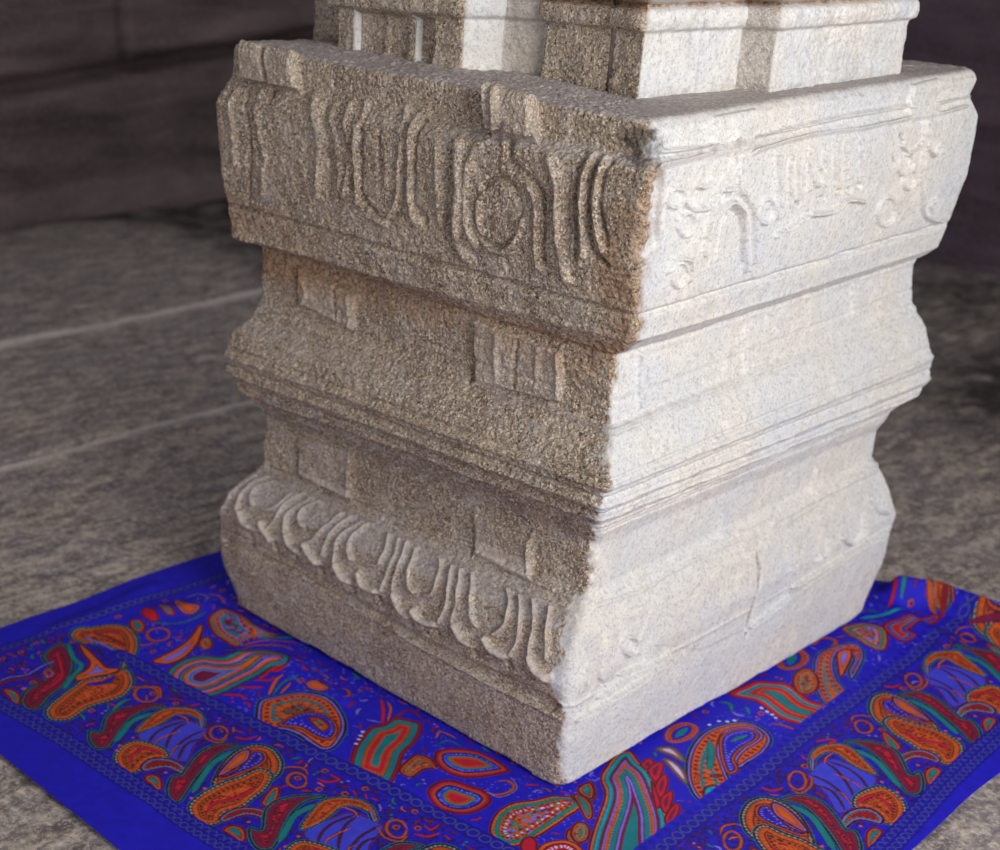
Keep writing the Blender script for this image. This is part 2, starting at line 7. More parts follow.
INNER=[('p',[(-284,-785),(-306,-759),(-315,-719),(-304,-679),(-267,-649),(-260,-605),(-239,-572),(-193,-563),(-169,-584),(-183,-610),(-179,-642),(-175,-694),(-175,-742),(-190,-777),(-222,-794),(-252,-799)],'long'),('s',[(-188,-778),(-167,-762),(-139,-757)],4,'red'),('s',[(-169,-737),(-147,-717),(-126,-715)],4,'red'),('s',[(-169,-699),(-155,-682),(-140,-665)],4,'red'),('s',[(-170,-660),(-152,-640),(-156,-627)],4,'red'),('s',[(-181,-621),(-168,-607),(-167,-588)],4,'red'),('p',[(-352,-765),(-356,-717),(-376,-663),(-409,-615),(-399,-614),(-357,-655),(-327,-700),(-321,-729),(-327,-751)],'leaf'),('p',[(-418,-583),(-428,-552),(-414,-522),(-376,-515),(-335,-534),(-303,-529),(-279,-512),(-283,-545),(-297,-575),(-291,-610),(-326,-613),(-368,-610)],'flow'),('s',[(-288,-557),(-271,-525),(-254,-492)],5,'teal'),('s',[(-289,-602),(-274,-553),(-232,-505)],2,'orange'),('s',[(-294,-638),(-270,-617),(-274,-584),(-238,-543),(-210,-535)],2.5,'orange2'),('s',[(-317,-584),(-287,-599)],2,'lav'),('s',[(-316,-570),(-291,-580)],2,'lav'),('s',[(-315,-555),(-290,-565)],2,'orange'),('s',[(-313,-541),(-285,-554)],2,'lav'),('p',[(-332,-639),(-323,-649),(-320,-660),(-325,-665),(-336,-665),(-349,-658),(-359,-647),(-362,-637),(-357,-631),(-345,-632)],'tref'),('s',[(-416,-682),(-406,-695),(-406,-708),(-414,-719),(-429,-721),(-445,-715),(-455,-703),(-456,-689),(-447,-678),(-432,-676),(-416,-682)],3.4,'orange2'),('s',[(-441,-751),(-412,-743),(-407,-718)],2.6,'orange2'),('p',[(-521,-593),(-527,-575),(-492,-580),(-464,-566),(-451,-594),(-464,-612),(-490,-610)],'orng2'),('s',[(-525,-555),(-523,-525),(-495,-521),(-471,-550)],2.2,'lav'),('s',[(-509,-509),(-485,-496),(-456,-504)],2.6,'orange2'),('p',[(-528,-670),(-535,-650),(-503,-654),(-479,-666),(-489,-678)],'redp'),('p',[(-527,-628),(-508,-619),(-475,-629),(-486,-641)],'tear'),('s',[(-480,-680),(-452,-655),(-439,-620),(-443,-572)],2.4,'teal'),('p',[(-105,-707),(-101,-668),(-85,-630),(-49,-609),(-4,-609),(44,-631),(85,-669),(107,-708),(97,-730),(66,-732),(30,-731),(0,-738),(-20,-753),(-38,-765)],'comma'),('p',[(-21,-731),(-19,-693),(-7,-664),(23,-652),(57,-663),(83,-690),(79,-708),(55,-714),(19,-716),(-5,-728)],'pock'),('p',[(7,-685),(19,-671),(51,-677),(55,-695),(30,-694)],'tref'),('p',[(178,-745),(139,-697),(109,-651),(92,-612),(99,-590),(98,-557),(122,-542),(149,-541),(180,-594),(194,-634),(229,-681),(248,-724),(223,-733),(195,-739)],'tealr'),('s',[(94,-585),(68,-554),(36,-528)],4,'red'),('s',[(96,-572),(71,-538),(46,-523)],2.5,'orange'),('s',[(92,-612),(100,-567),(93,-513),(130,-520)],3,'redd'),('p',[(236,-684),(221,-658),(214,-623),(240,-615),(262,-623),(252,-645),(259,-679)],'tref'),('p',[(-96,-600),(-83,-585),(-43,-586),(-51,-602),(-78,-607)],'orng2'),('s',[(-38,-560),(-26,-554),(-3,-572),(-1,-589)],3,'orange2'),('s',[(-114,-674),(-145,-630),(-150,-609)],4,'orange'),('s',[(-109,-667),(-130,-626),(-126,-594)],3,'teal'),('s',[(-103,-655),(-118,-619)],3,'orange'),('s',[(-166,-654),(-178,-614),(-171,-591)],4,'red'),('s',[(-214,-613),(-203,-587),(-171,-585)],2,'lav'),('s',[(152,-795),(170,-790),(178,-771),(160,-771)],3.2,'red'),('d',[(96,-637),(105,-650),(114,-663),(125,-679)],6,'white'),('p',[(240,-603),(234,-587),(250,-559),(285,-528),(344,-530),(340,-566),(314,-605),(285,-618),(258,-616)],'redb'),('p',[(305,-687),(294,-650),(306,-628),(334,-618),(361,-612),(382,-623),(389,-650),(382,-679),(363,-697),(338,-703)],'redb'),('s',[(365,-612),(381,-603),(389,-581),(383,-564),(367,-561),(358,-573)],3,'orange2'),('s',[(354,-608),(385,-608),(394,-582),(388,-562),(364,-548)],1.3,'lav'),('p',[(443,-692),(421,-662),(411,-628),(416,-599),(436,-568),(450,-529),(466,-503),(492,-523),(497,-578),(497,-636),(493,-679),(474,-699)],'spot'),('p',[(457,-505),(464,-490),(494,-504),(523,-536),(511,-538),(485,-522)],'gleaf'),('p',[(455,-470),(454,-447),(483,-478),(491,-500)],'gleaf'),('p',[(550,-578),(557,-591),(556,-604),(549,-612),(538,-612),(527,-603),(521,-590),(521,-577),(528,-569),(539,-569)],'tref'),('p',[(584,-627),(593,-644),(595,-664),(590,-682),(578,-695),(563,-700),(546,-697),(532,-685),(522,-668),(519,-648),(525,-630),(536,-616),(552,-611),(569,-615)],'redw'),('p',[(513,-662),(521,-674),(522,-685),(517,-691),(507,-689),(496,-681),(489,-668),(488,-657),(493,-651),(503,-653)],'redp'),('s',[(198,-559),(186,-537),(199,-532),(221,-533)],2.5,'orange'),('s',[(215,-576),(221,-551),(247,-547)],2,'teal'),('s',[(360,-760),(376,-760),(375,-739)],3,'red'),('s',[(226,-623),(247,-623),(266,-627)],3,'orange2'),('p',[(592,-624),(553,-567),(525,-517),(495,-466),(459,-426),(446,-387),(436,-341),(446,-320),(483,-344),(524,-371),(564,-405),(605,-443),(636,-482),(672,-533),(697,-601),(685,-650),(647,-658)],'drop'),('p',[(487,-349),(483,-318),(503,-335),(517,-361)],'flame'),('p',[(509,-361),(502,-327),(513,-324),(532,-362),(537,-378)],'flame'),('p',[(542,-387),(533,-348),(551,-367),(567,-406)],'flame'),('p',[(571,-414),(568,-379),(588,-408),(598,-439)],'flame'),('p',[(607,-450),(594,-405),(608,-415),(624,-463)],'flame'),('p',[(632,-477),(615,-420),(626,-405),(636,-441),(649,-498)],'flame'),('p',[(657,-504),(643,-441),(647,-408),(656,-443),(666,-495)],'flame'),('p',[(530,-382),(552,-401),(574,-420),(581,-437),(557,-413)],'flame'),('s',[(642,-483),(635,-451),(626,-419)],1.6,'lav'),('s',[(654,-484),(652,-455)],1.6,'lav'),('p',[(548,-308),(515,-251),(495,-186),(497,-133),(517,-92),(552,-83),(587,-101),(605,-150),(605,-198),(603,-232),(581,-214),(571,-169),(572,-127),(562,-104),(538,-106),(523,-134),(528,-168),(555,-215),(590,-251),(621,-279),(642,-308),(649,-345),(633,-364),(609,-364),(579,-344)],'comma'),('p',[(525,-171),(523,-134),(538,-106),(561,-105),(572,-128),(571,-169),(580,-211),(603,-232),(603,-255),(585,-247),(555,-215)],'pock'),('s',[(544,-165),(547,-146),(551,-126)],5,'tref'),('s',[(520,-197),(548,-233),(571,-273)],7,'teal'),('p',[(628,-319),(634,-333),(634,-346),(628,-353),(618,-351),(608,-342),(602,-328),(603,-315),(609,-308),(619,-310)],'tealf'),('s',[(587,-291),(597,-270)],6,'redd'),('s',[(570,-301),(583,-331)],5,'orange'),('p',[(470,-283),(485,-262),(513,-272),(532,-288),(502,-286)],'chev'),('p',[(501,-305),(521,-301),(554,-319),(573,-343),(543,-332)],'chev'),('p',[(477,-171),(487,-188),(492,-210),(490,-230),(482,-245),(471,-250),(458,-243),(447,-226),(442,-205),(444,-183),(452,-168),(464,-164)],'eye'),('p',[(634,-283),(614,-243),(611,-207),(619,-157),(644,-190),(633,-220),(640,-258),(645,-283)],'gleaf'),('s',[(449,-60),(465,-52),(484,-74)],4,'teal'),('s',[(404,-84),(449,-54)],0.1,'teal'),('s',[(544,-293),(559,-286)],0.1,'red'),('p',[(547,-570),(555,-584),(556,-597),(550,-604),(539,-601),(528,-591),(520,-577),(518,-564),(524,-557),(535,-559)],'tref'),('p',[(451,-481),(452,-453),(468,-462),(486,-493)],'gleaf'),('p',[(458,-499),(470,-494),(501,-511),(523,-536),(517,-543),(484,-522)],'gleaf'),('p',[(445,-22),(448,25),(456,57),(488,72),(523,80),(567,67),(601,75),(622,56),(633,19),(627,-17),(602,-26),(563,-31),(519,-22),(480,-18)],'rlong'),('p',[(481,205),(491,179),(492,154),(484,135),(469,128),(451,134),(434,152),(424,177),(422,203),(431,223),(446,230),(464,224)],'eye'),('s',[(453,266),(446,306),(466,317),(485,291),(490,267)],5,'orange2'),('p',[(493,207),(485,247),(492,285),(515,318),(547,292),(570,234),(577,198),(557,225),(544,265),(521,285),(508,271),(521,228),(556,179),(589,155),(614,129),(619,92),(605,73),(579,84),(548,117),(519,159)],'comma'),('p',[(510,261),(517,289),(535,267),(552,219),(558,192),(531,229)],'leaf'),('p',[(542,136),(552,110),(551,87),(541,75),(525,79),(508,98),(498,124),(498,148),(508,160),(525,155)],'tref'),('p',[(449,383),(465,430),(497,433),(524,414),(557,344),(527,333),(493,342),(469,363)],'spot'),('s',[(560,-57),(578,-49),(607,-47),(632,-38)],3.2,'orange2'),('s',[(605,149),(594,190),(593,233),(598,282)],4.5,'red'),('s',[(653,-61),(663,-40),(676,-30),(672,-49)],3,'red'),('d',[(483,-145),(487,-121),(499,-112),(506,-99),(519,-30),(532,-31),(544,-31),(554,-35)],6,'white'),('s',[(614,-132),(626,-91),(639,-49)],3,'orange2'),('s',[(618,-155),(630,-109)],2.5,'teal'),('s',[(454,454),(476,489),(500,534)],6,'tealb'),('p',[(506,440),(509,482),(549,573),(565,559),(549,462),(575,449),(568,404),(532,412)],'redb'),('s',[(427,615),(455,599),(476,565)],5,'teal'),('s',[(423,587),(453,573),(472,524)],4,'red'),('s',[(472,595),(469,628),(491,629),(515,597)],4,'redd'),('s',[(423,673),(453,645),(470,641)],4,'orange2'),('p',[(460,690),(488,710),(523,654),(562,605),(536,599),(492,642)],'orng'),('p',[(510,711),(536,717),(571,662),(557,646)],'pock'),('s',[(561,697),(603,699),(641,708)],8,'orange'),('s',[(575,667),(617,669),(652,686)],5,'redd')]
EXTRA=[('p',[(-538,-824),(-557,-795),(-545,-766),(-531,-737),(-496,-722),(-448,-734),(-403,-763),(-377,-799),(-370,-826),(-403,-799),(-447,-795),(-481,-809),(-500,-824)],'orng'),('s',[(-521,-805),(-470,-797),(-417,-797)],3,'lav'),('s',[(-522,-781),(-481,-771),(-436,-769)],2.5,'redd'),('s',[(-514,-758),(-484,-750)],4,'red'),('p',[(-372,-931),(-381,-898),(-366,-868),(-370,-829),(-352,-819),(-313,-841),(-287,-878),(-286,-914),(-289,-955),(-276,-1002),(-299,-1028),(-333,-1015),(-355,-976)],'orng'),('p',[(-498,-831),(-477,-830),(-422,-839),(-388,-844),(-372,-828),(-366,-850),(-376,-879),(-383,-912),(-400,-906),(-408,-876),(-427,-856),(-461,-847)],'leaf'),('s',[(-470,-821),(-428,-821),(-388,-835)],3,'blue'),('s',[(-361,-907),(-348,-881),(-354,-854)],7,'blue'),('p',[(-506,-911),(-526,-871),(-521,-852),(-476,-865),(-428,-892),(-387,-936),(-368,-981),(-345,-1018),(-351,-1037),(-384,-1031),(-419,-995),(-431,-953),(-456,-924)],'burg'),('s',[(-502,-882),(-457,-902),(-416,-924),(-395,-968)],4,'red'),('s',[(-514,-846),(-460,-871),(-426,-876),(-403,-910),(-376,-946)],6,'teal'),('p',[(-451,-941),(-457,-926),(-437,-926),(-427,-943)],'eye'),('s',[(-464,-1036),(-470,-1003),(-457,-972),(-435,-958),(-406,-969)],5,'burg'),('s',[(-477,-1028),(-480,-997),(-467,-966),(-473,-932),(-474,-904)],2,'lav'),('p',[(-446,-1026),(-436,-1015),(-413,-1015),(-389,-1031),(-387,-1045),(-410,-1034)],'tear'),('d',[(-427,-995),(-370,-1047)],8,'orange'),('s',[(-252,-829),(-242,-841),(-241,-855),(-250,-866),(-265,-868),(-281,-862),(-292,-849),(-292,-835),(-283,-825),(-268,-822),(-252,-829)],3.6,'orange2'),('s',[(-306,-855),(-292,-839),(-270,-814),(-239,-834)],3,'orange2'),('s',[(-233,-827),(-218,-815),(-198,-803)],3.4,'redd'),('s',[(-244,-934),(-246,-906),(-239,-876),(-216,-839)],5,'burg'),('p',[(-513,-705),(-506,-691),(-478,-698),(-461,-718),(-482,-722)],'tear'),('s',[(-255,-926),(-269,-899),(-271,-880)],4,'tref'),('s',[(416,628),(424,656),(443,668)],5,'redd'),('s',[(444,598),(448,640),(464,653)],4,'lav'),('s',[(467,625),(481,649),(503,643)],5,'orange2'),('s',[(564,529),(587,512),(595,489)],5,'orange'),('s',[(515,716),(564,737),(611,744)],5,'orange2'),('s',[(472,637),(512,610),(548,582)],7,'orange2'),('s',[(490,669),(523,647),(566,580)],6,'redd'),('p',[(530,655),(552,669),(582,632),(572,605)],'pock'),('s',[(575,659),(618,658),(656,666)],7,'orange'),('s',[(566,685),(606,684),(644,693)],5,'redd'),('s',[(554,702),(599,699),(636,711)],3,'teal'),('s',[(472,660),(511,686),(552,692)],5,'orange2'),('s',[(610,585),(644,602),(681,612)],6,'burg')]
FOLDS=[([(-0.503,-0.638),(-0.462,-0.528),(-0.323,-0.536)],0.03,0.01),([(-0.265,-0.633),(-0.174,-0.571),(-0.001,-0.588)],0.022,0.01),([(-0.581,-0.827),(-0.588,-0.702),(-0.602,-0.591)],0.025,0.009),([(0.46,-0.534),(0.494,-0.362)],0.04,0.004),([(0.499,-0.032),(0.492,0.341)],0.03,0.005),([(0.457,0.584),(0.523,0.631),(0.596,0.63),(0.697,0.625)],0.024,0.05),([(0.496,0.56),(0.606,0.537),(0.703,0.551)],0.018,-0.008),([(-0.003,-0.696),(0.092,-0.687),(0.292,-0.691)],0.03,0.006),([(0.257,-0.582),(0.477,-0.554)],0.05,0.004),([(0.411,0.504),(0.502,0.524),(0.663,0.46)],0.018,0.008)]

def FAR_EDGE(X): return .625 + .10 * np.clip((X - .38) / .12, 0, 1) - .06 * np.clip((X - .6) / .25, 0, 1)
def FLOOR_BUMP(FX, FY, P): return 0
def FLOOR_DARK(X, Y): return 1.1 * np.exp(-((X - .05) / .35) ** 2 - ((Y - 2.25) / .45) ** 2) + .5 * np.exp(-((Y - 3.5) / .8) ** 2) * (X > -1.2) + .85 * smooth01((Y - np.interp(X, [-4, -3.74, -3.53, -3.15, -2.88, -2.53, -2.2], [1.06, 1.4, 1.53, 1.51, 1.45, 1.31, 1.3]) + .12) / .35) * (X < -1.6)  # darkens the floor: a spot, along the back wall, beyond a left curve
BACK_Y = 3.7
def LIGHTS(area):
    area('daylight_opening', (2.75, -1.15, 1.8), (0, .05, .75), 1.6, 1.3, 70, (1, .985, .965))
    area('far_floor_fill', (-2.1, 1.2, 3.05), (-2.1, 1.2, 0), 1.6, 3.0, 10, (.93, .94, 1), 130)  # added fill lamp under the closed ceiling, lifts the far floor
WORLD = ((.95, .935, 1.0), .70)
EXPO = .10

sc = bpy.context.scene
COL = sc.collection
rng = np.random.default_rng(7)

# ------------------------------------------------------------------ helpers
def lattice(ix, iy, iz, seed):
    h = (ix * 374761393 + iy * 668265263 + iz * 2147483647 + seed * 974634777) & 0xFFFFFFFF
    h = ((h ^ (h >> 13)) * 1274126177) & 0xFFFFFFFF
    h = (h ^ (h >> 16)) & 0xFFFF
    return h.astype(np.float32) / 32767.5 - 1.0
def noise(P, scale, seed=0):
    """value noise, P (...,3) in metres, scale = feature size in metres, result -1..1"""
    q = P / scale + 1000.0
    i = np.floor(q).astype(np.int64); f = (q - i).astype(np.float32); f = f * f * (3 - 2 * f)
    r = 0
    for dx in (0, 1):
        wx = f[..., 0] if dx else 1 - f[..., 0]
        for dy in (0, 1):
            wy = f[..., 1] if dy else 1 - f[..., 1]
            for dz in (0, 1):
                wz = f[..., 2] if dz else 1 - f[..., 2]
                r = r + wx * wy * wz * lattice(i[..., 0] + dx, i[..., 1] + dy, i[..., 2] + dz, seed)
    return r
def fbm(P, scale, n=3, seed=0, gain=.55):
    r = 0; a = 1.0
    for k in range(n):
        r = r + a * noise(P, scale, seed + k * 13); a *= gain; scale *= .5
    return r
def smooth01(x): x = np.clip(x, 0, 1); return x * x * (3 - 2 * x)
def mesh_obj(name, verts, faces, mat, parent=None, smooth=True, attrs=None, colors=None):
    """faces: (n,4) int array, or list of tuples"""
    me = bpy.data.meshes.new(name)
    verts = np.asarray(verts, dtype=np.float32)
    if isinstance(faces, np.ndarray):
        nf, k = faces.shape
        me.vertices.add(len(verts)); me.vertices.foreach_set('co', verts.ravel())
        me.loops.add(nf * k); me.loops.foreach_set('vertex_index', faces.astype(np.int32).ravel())
        me.polygons.add(nf); me.polygons.foreach_set('loop_start', np.arange(0, nf * k, k, dtype=np.int32))
        me.update(calc_edges=True)
    else:
        me.from_pydata([tuple(map(float, v)) for v in verts], [], faces); me.update()
    me.polygons.foreach_set('use_smooth', np.full(len(me.polygons), smooth, dtype=bool))
    for k, a in (attrs or {}).items():
        at = me.attributes.new(k, 'FLOAT', 'POINT'); at.data.foreach_set('value', np.asarray(a, dtype=np.float32).ravel())
    if colors is not None:
        ca = me.color_attributes.new('dye', 'FLOAT_COLOR', 'POINT')
        c4 = np.ones((len(verts), 4), dtype=np.float32); c4[:, :3] = colors
        ca.data.foreach_set('color', c4.ravel())
    me.materials.append(mat)
    o = bpy.data.objects.new(name, me); COL.objects.link(o)
    if parent is not None: o.parent = parent
    return o
def tag(o, label, cat): o['label'] = label; o['category'] = cat
def structure(o): o['kind'] = 'structure'; return o
def lin(c): 
    c = np.asarray(c, dtype=np.float64) / 255.0
    return np.where(c <= .04045, c / 12.92, ((c + .055) / 1.055) ** 2.4)

# ------------------------------------------------------------------ materials
class NT:
    def __init__(s, name):
        s.m = bpy.data.materials.new(name); s.m.use_nodes = True; s.t = s.m.node_tree; s.t.nodes.clear()
        s.out = s.n('ShaderNodeOutputMaterial'); s.b = s.n('ShaderNodeBsdfPrincipled'); s.l(s.b.outputs[0], s.out.inputs[0])
    def n(s, ty, **kw):
        x = s.t.nodes.new(ty)
        for k, v in kw.items(): setattr(x, k, v)
        return x
    def l(s, a, b): s.t.links.new(a, b)
    def val(s, sock, v):
        if hasattr(v, 'is_output') or hasattr(v, 'node'): s.l(v, sock)
        else: sock.default_value = v
    def noise(s, vec, scale, detail=3, rough=.6, out='Fac', dist=0):
        x = s.n('ShaderNodeTexNoise'); s.l(vec, x.inputs['Vector']); x.inputs['Scale'].default_value = scale
        x.inputs['Detail'].default_value = detail; x.inputs['Roughness'].default_value = rough; x.inputs['Distortion'].default_value = dist
        return x.outputs[out]
    def ramp(s, fac, stops, interp='LINEAR'):
        x = s.n('ShaderNodeValToRGB'); s.l(fac, x.inputs[0]); e = x.color_ramp.elements; x.color_ramp.interpolation = interp
        while len(e) < len(stops): e.new(.5)
        for i, (p, c) in enumerate(stops): e[i].position = p; e[i].color = (*c, 1) if len(c) == 3 else c
        return x.outputs[0]
    def mix(s, f, a, b, mode='MIX'):
        x = s.n('ShaderNodeMix', data_type='RGBA', blend_type=mode)
        s.val(x.inputs[0], f); s.val(x.inputs[6], a if not isinstance(a, tuple) else (*a, 1)); s.val(x.inputs[7], b if not isinstance(b, tuple) else (*b, 1))
        return x.outputs[2]
    def math(s, op, a, b=0.0, c=0.0):
        x = s.n('ShaderNodeMath', operation=op); s.val(x.inputs[0], a); s.val(x.inputs[1], b)
        if len(x.inputs) > 2: s.val(x.inputs[2], c)
        return x.outputs[0]
    def attr(s, name, out='Fac'):
        x = s.n('ShaderNodeAttribute', attribute_name=name); return x.outputs[out]
    def coord(s): return s.n('ShaderNodeTexCoord').outputs['Object']
    def mapping(s, vec, scale, rot=(0, 0, 0)):
        x = s.n('ShaderNodeMapping'); s.l(vec, x.inputs[0]); x.inputs['Scale'].default_value = scale; x.inputs['Rotation'].default_value = rot
        return x.outputs[0]
    def bump(s, h, strength, dist, nrm=None):
        x = s.n('ShaderNodeBump'); x.inputs['Strength'].default_value = strength; x.inputs['Distance'].default_value = dist
        s.l(h, x.inputs['Height'])
        if nrm is not None: s.l(nrm, x.inputs['Normal'])
        return x.outputs[0]
def g(v): return (v, v, v)

def granite():
    t = NT('carved granite'); co = t.coord()
    big = t.noise(co, 5, 4, .6); mid = t.noise(co, 45, 3, .6); fine = t.noise(co, 170, 3, .75); fine2 = t.noise(co, 280, 3, .75); sp = t.noise(co, 95, 2, .6, dist=.3)
    clean = t.mix(t.ramp(mid, [(.3, g(0)), (.7, g(1))]), tuple(lin((210, 206, 199))), tuple(lin((234, 229, 221))))
    clean = t.mix(t.ramp(big, [(.4, g(0)), (.65, g(1))]), clean, tuple(lin((212, 215, 218))))
    clean = t.mix(t.ramp(t.noise(co, 150, 2, .6), [(.54, g(0)), (.64, g(.5))]), clean, tuple(lin((160, 164, 178))))
    clean = t.mix(t.ramp(fine2, [(.54, g(0)), (.64, g(.5))]), clean, tuple(lin((166, 152, 134))))
    clean = t.mix(t.ramp(fine, [(.34, g(.5)), (.44, g(0))]), clean, tuple(lin((244, 238, 228))))
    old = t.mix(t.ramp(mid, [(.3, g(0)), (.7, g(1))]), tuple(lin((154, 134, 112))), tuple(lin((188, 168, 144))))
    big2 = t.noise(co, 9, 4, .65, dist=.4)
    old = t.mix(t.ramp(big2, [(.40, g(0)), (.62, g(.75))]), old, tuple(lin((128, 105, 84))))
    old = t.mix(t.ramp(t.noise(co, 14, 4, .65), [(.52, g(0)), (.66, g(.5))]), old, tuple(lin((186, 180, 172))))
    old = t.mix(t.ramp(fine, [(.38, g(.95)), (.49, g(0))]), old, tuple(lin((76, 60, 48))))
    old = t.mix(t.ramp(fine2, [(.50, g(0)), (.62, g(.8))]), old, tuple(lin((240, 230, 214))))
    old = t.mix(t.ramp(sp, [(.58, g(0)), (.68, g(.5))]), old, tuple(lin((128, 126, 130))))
    col = t.mix(t.attr('patina_shade'), clean, old)  # browner left side: part weathering, part shade painted into the colour
    dust = t.ramp(t.math('ADD', t.attr('dust'), t.math('MULTIPLY', t.math('SUBTRACT', mid, .5), .8)), [(.3, g(0)), (.75, g(1))])
    col = t.mix(dust, col, t.mix(t.ramp(fine, [(.4, g(0)), (.62, g(1))]), tuple(lin((150, 142, 141))), tuple(lin((196, 187, 184)))))
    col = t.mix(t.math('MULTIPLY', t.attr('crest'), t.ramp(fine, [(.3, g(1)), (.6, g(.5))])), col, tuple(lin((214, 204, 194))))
    st = t.ramp(t.math('ADD', t.attr('stain'), t.math('MULTIPLY', t.math('SUBTRACT', mid, .5), .9)), [(.25, g(0)), (.8, g(.85))])
    col = t.mix(st, col, t.mix(t.ramp(fine, [(.42, g(0)), (.6, g(1))]), tuple(lin((118, 84, 58))), tuple(lin((196, 158, 120)))))
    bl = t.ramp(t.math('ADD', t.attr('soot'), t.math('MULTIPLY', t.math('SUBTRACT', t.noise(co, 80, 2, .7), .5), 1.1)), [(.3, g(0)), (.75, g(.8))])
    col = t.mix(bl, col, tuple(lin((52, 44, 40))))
    t.l(col, t.b.inputs['Base Color']); t.b.inputs['Roughness'].default_value = .82; t.b.inputs['Specular IOR Level'].default_value = .35
    h = t.math('ADD', t.math('MULTIPLY', t.noise(co, 190, 3, .7), .8), t.noise(co, 80, 3, .65))
    amp = t.math('ADD', t.math('MULTIPLY', t.attr('rough'), .8), .2)
    t.l(t.bump(t.math('MULTIPLY', h, amp), .9, .006), t.b.inputs['Normal'])
    return t.m
def floor_mat():
    t = NT('worn granite paving'); co = t.coord()
    st = t.mapping(co, (1.0, .38, 1), (0, 0, math.radians(-42)))
    n1 = t.noise(st, 27, 4, .62, dist=.15); n2 = t.noise(co, 2.2, 4, .6); n3 = t.noise(co, 150, 3, .7); n4 = t.noise(st, 11, 4, .6)
    c = t.mix(t.ramp(n1, [(.38, g(0)), (.60, g(1))]), tuple(lin((112, 101, 98))), tuple(lin((208, 194, 180))))
    c = t.mix(t.ramp(n4, [(.4, g(0)), (.62, g(.6))]), c, tuple(lin((122, 116, 124))))
    n5 = t.noise(co, 60, 3, .7)
    c = t.mix(t.ramp(n5, [(.52, g(0)), (.62, g(.6))]), c, tuple(lin((92, 82, 80))))
    c = t.mix(t.ramp(n5, [(.36, g(.6)), (.46, g(0))]), c, tuple(lin((224, 208, 190))))
    c = t.mix(t.ramp(n3, [(.55, g(0)), (.66, g(.6))]), c, tuple(lin((222, 214, 200))))
    c = t.mix(t.ramp(n3, [(.34, g(.6)), (.45, g(0))]), c, tuple(lin((96, 90, 90))))
    c = t.mix(t.ramp(n2, [(.4, g(0)), (.7, g(.35))]), c, tuple(lin((140, 134, 142))))
    c = t.mix(t.attr('mortar'), c, tuple(lin((232, 222, 214))))
    c = t.mix(t.attr('floor_dark'), c, tuple(lin((46, 38, 40))))
    t.l(c, t.b.inputs['Base Color']); t.b.inputs['Roughness'].default_value = .75
    t.l(t.bump(t.math('ADD', n1, t.math('MULTIPLY', n3, .3)), .5, .010), t.b.inputs['Normal'])
    return t.m
def wall_mat(name, a, b):
    t = NT(name); co = t.coord(); n1 = t.noise(t.mapping(co, (.35, .35, 2.2)), 3.2, 5, .6, dist=.4); n3 = t.noise(co, 60, 3, .7)
    c = t.mix(t.ramp(n1, [(.35, g(0)), (.65, g(1))]), tuple(lin(a)), tuple(lin(b)))
    c = t.mix(t.ramp(n3, [(.5, g(0)), (.7, g(.4))]), c, tuple(lin([min(255, x * 1.25) for x in b])))
    t.l(c, t.b.inputs['Base Color']); t.b.inputs['Roughness'].default_value = .85
    t.l(t.bump(n1, .7, .05), t.b.inputs['Normal'])
    return t.m
def cloth_mat():
    t = NT('printed cotton'); co = t.coord()
    col = t.attr('dye', 'Color')
    t.l(col, t.b.inputs['Base Color']); t.b.inputs['Roughness'].default_value = .62
    t.b.inputs['Specular IOR Level'].default_value = .15
    w1 = t.n('ShaderNodeTexWave', wave_type='BANDS', bands_direction='X'); w1.inputs['Scale'].default_value = 260; t.l(co, w1.inputs[0])
    w2 = t.n('ShaderNodeTexWave', wave_type='BANDS', bands_direction='Y'); w2.inputs['Scale'].default_value = 260; t.l(co, w2.inputs[0])
    t.l(t.bump(t.math('ADD', w1.outputs[1], w2.outputs[1]), .25, .0006), t.b.inputs['Normal'])
    return t.m
M_ST = granite(); M_FL = floor_mat(); M_CL = cloth_mat()
M_WL = wall_mat('dark stone masonry', (88, 76, 74), (136, 120, 118))
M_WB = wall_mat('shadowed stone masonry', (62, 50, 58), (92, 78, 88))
M_CE = wall_mat('ceiling stone', (90, 84, 80), (120, 112, 104))

# ------------------------------------------------------------------ the pillar
K = np.array(KNOTS)                       # z,x,y of near corner; z,x,y of left corner; z,x,y of right corner
kn = len(K)
cF = K[:, [1, 2, 0]].copy(); cL = K[:, [4, 5, 3]].copy(); cR = K[:, [7, 8, 6]].copy()
cF[0, 2] = -.002; cL[0, 2] = .004; cR[0, 2] = .010
cB = np.stack([cL[:, 0], cR[:, 1], (cL[:, 2] + cR[:, 2]) / 2], 1)
# extra rows: curled-in bottom before row 0 and the flat top going inwards after the last
def shrink(c, k, dz): d = c.copy(); d[:2] *= k; d[2] += dz; return d
def ext(c):
    lo = [shrink(c[0], .80, .000), shrink(c[0], .975, .000)]
    base = c[0].copy(); base[2] += .010
    hi = [shrink(c[-1], .985, .003), shrink(c[-1], .80, .004), shrink(c[-1], .55, .004)]
    lo[1][2] = min(lo[1][2], .006); lo[0][2] = .005
    return np.array(lo + [base] + list(c[1:]) + hi)
EX = {k: ext(v) for k, v in dict(F=cF, L=cL, R=cR, B=cB).items()}
OFF = 2                                   # knot w -> row parameter w+OFF
nk = len(EX['F'])
meanc = (EX['F'] + EX['L'] + EX['R']) / 3
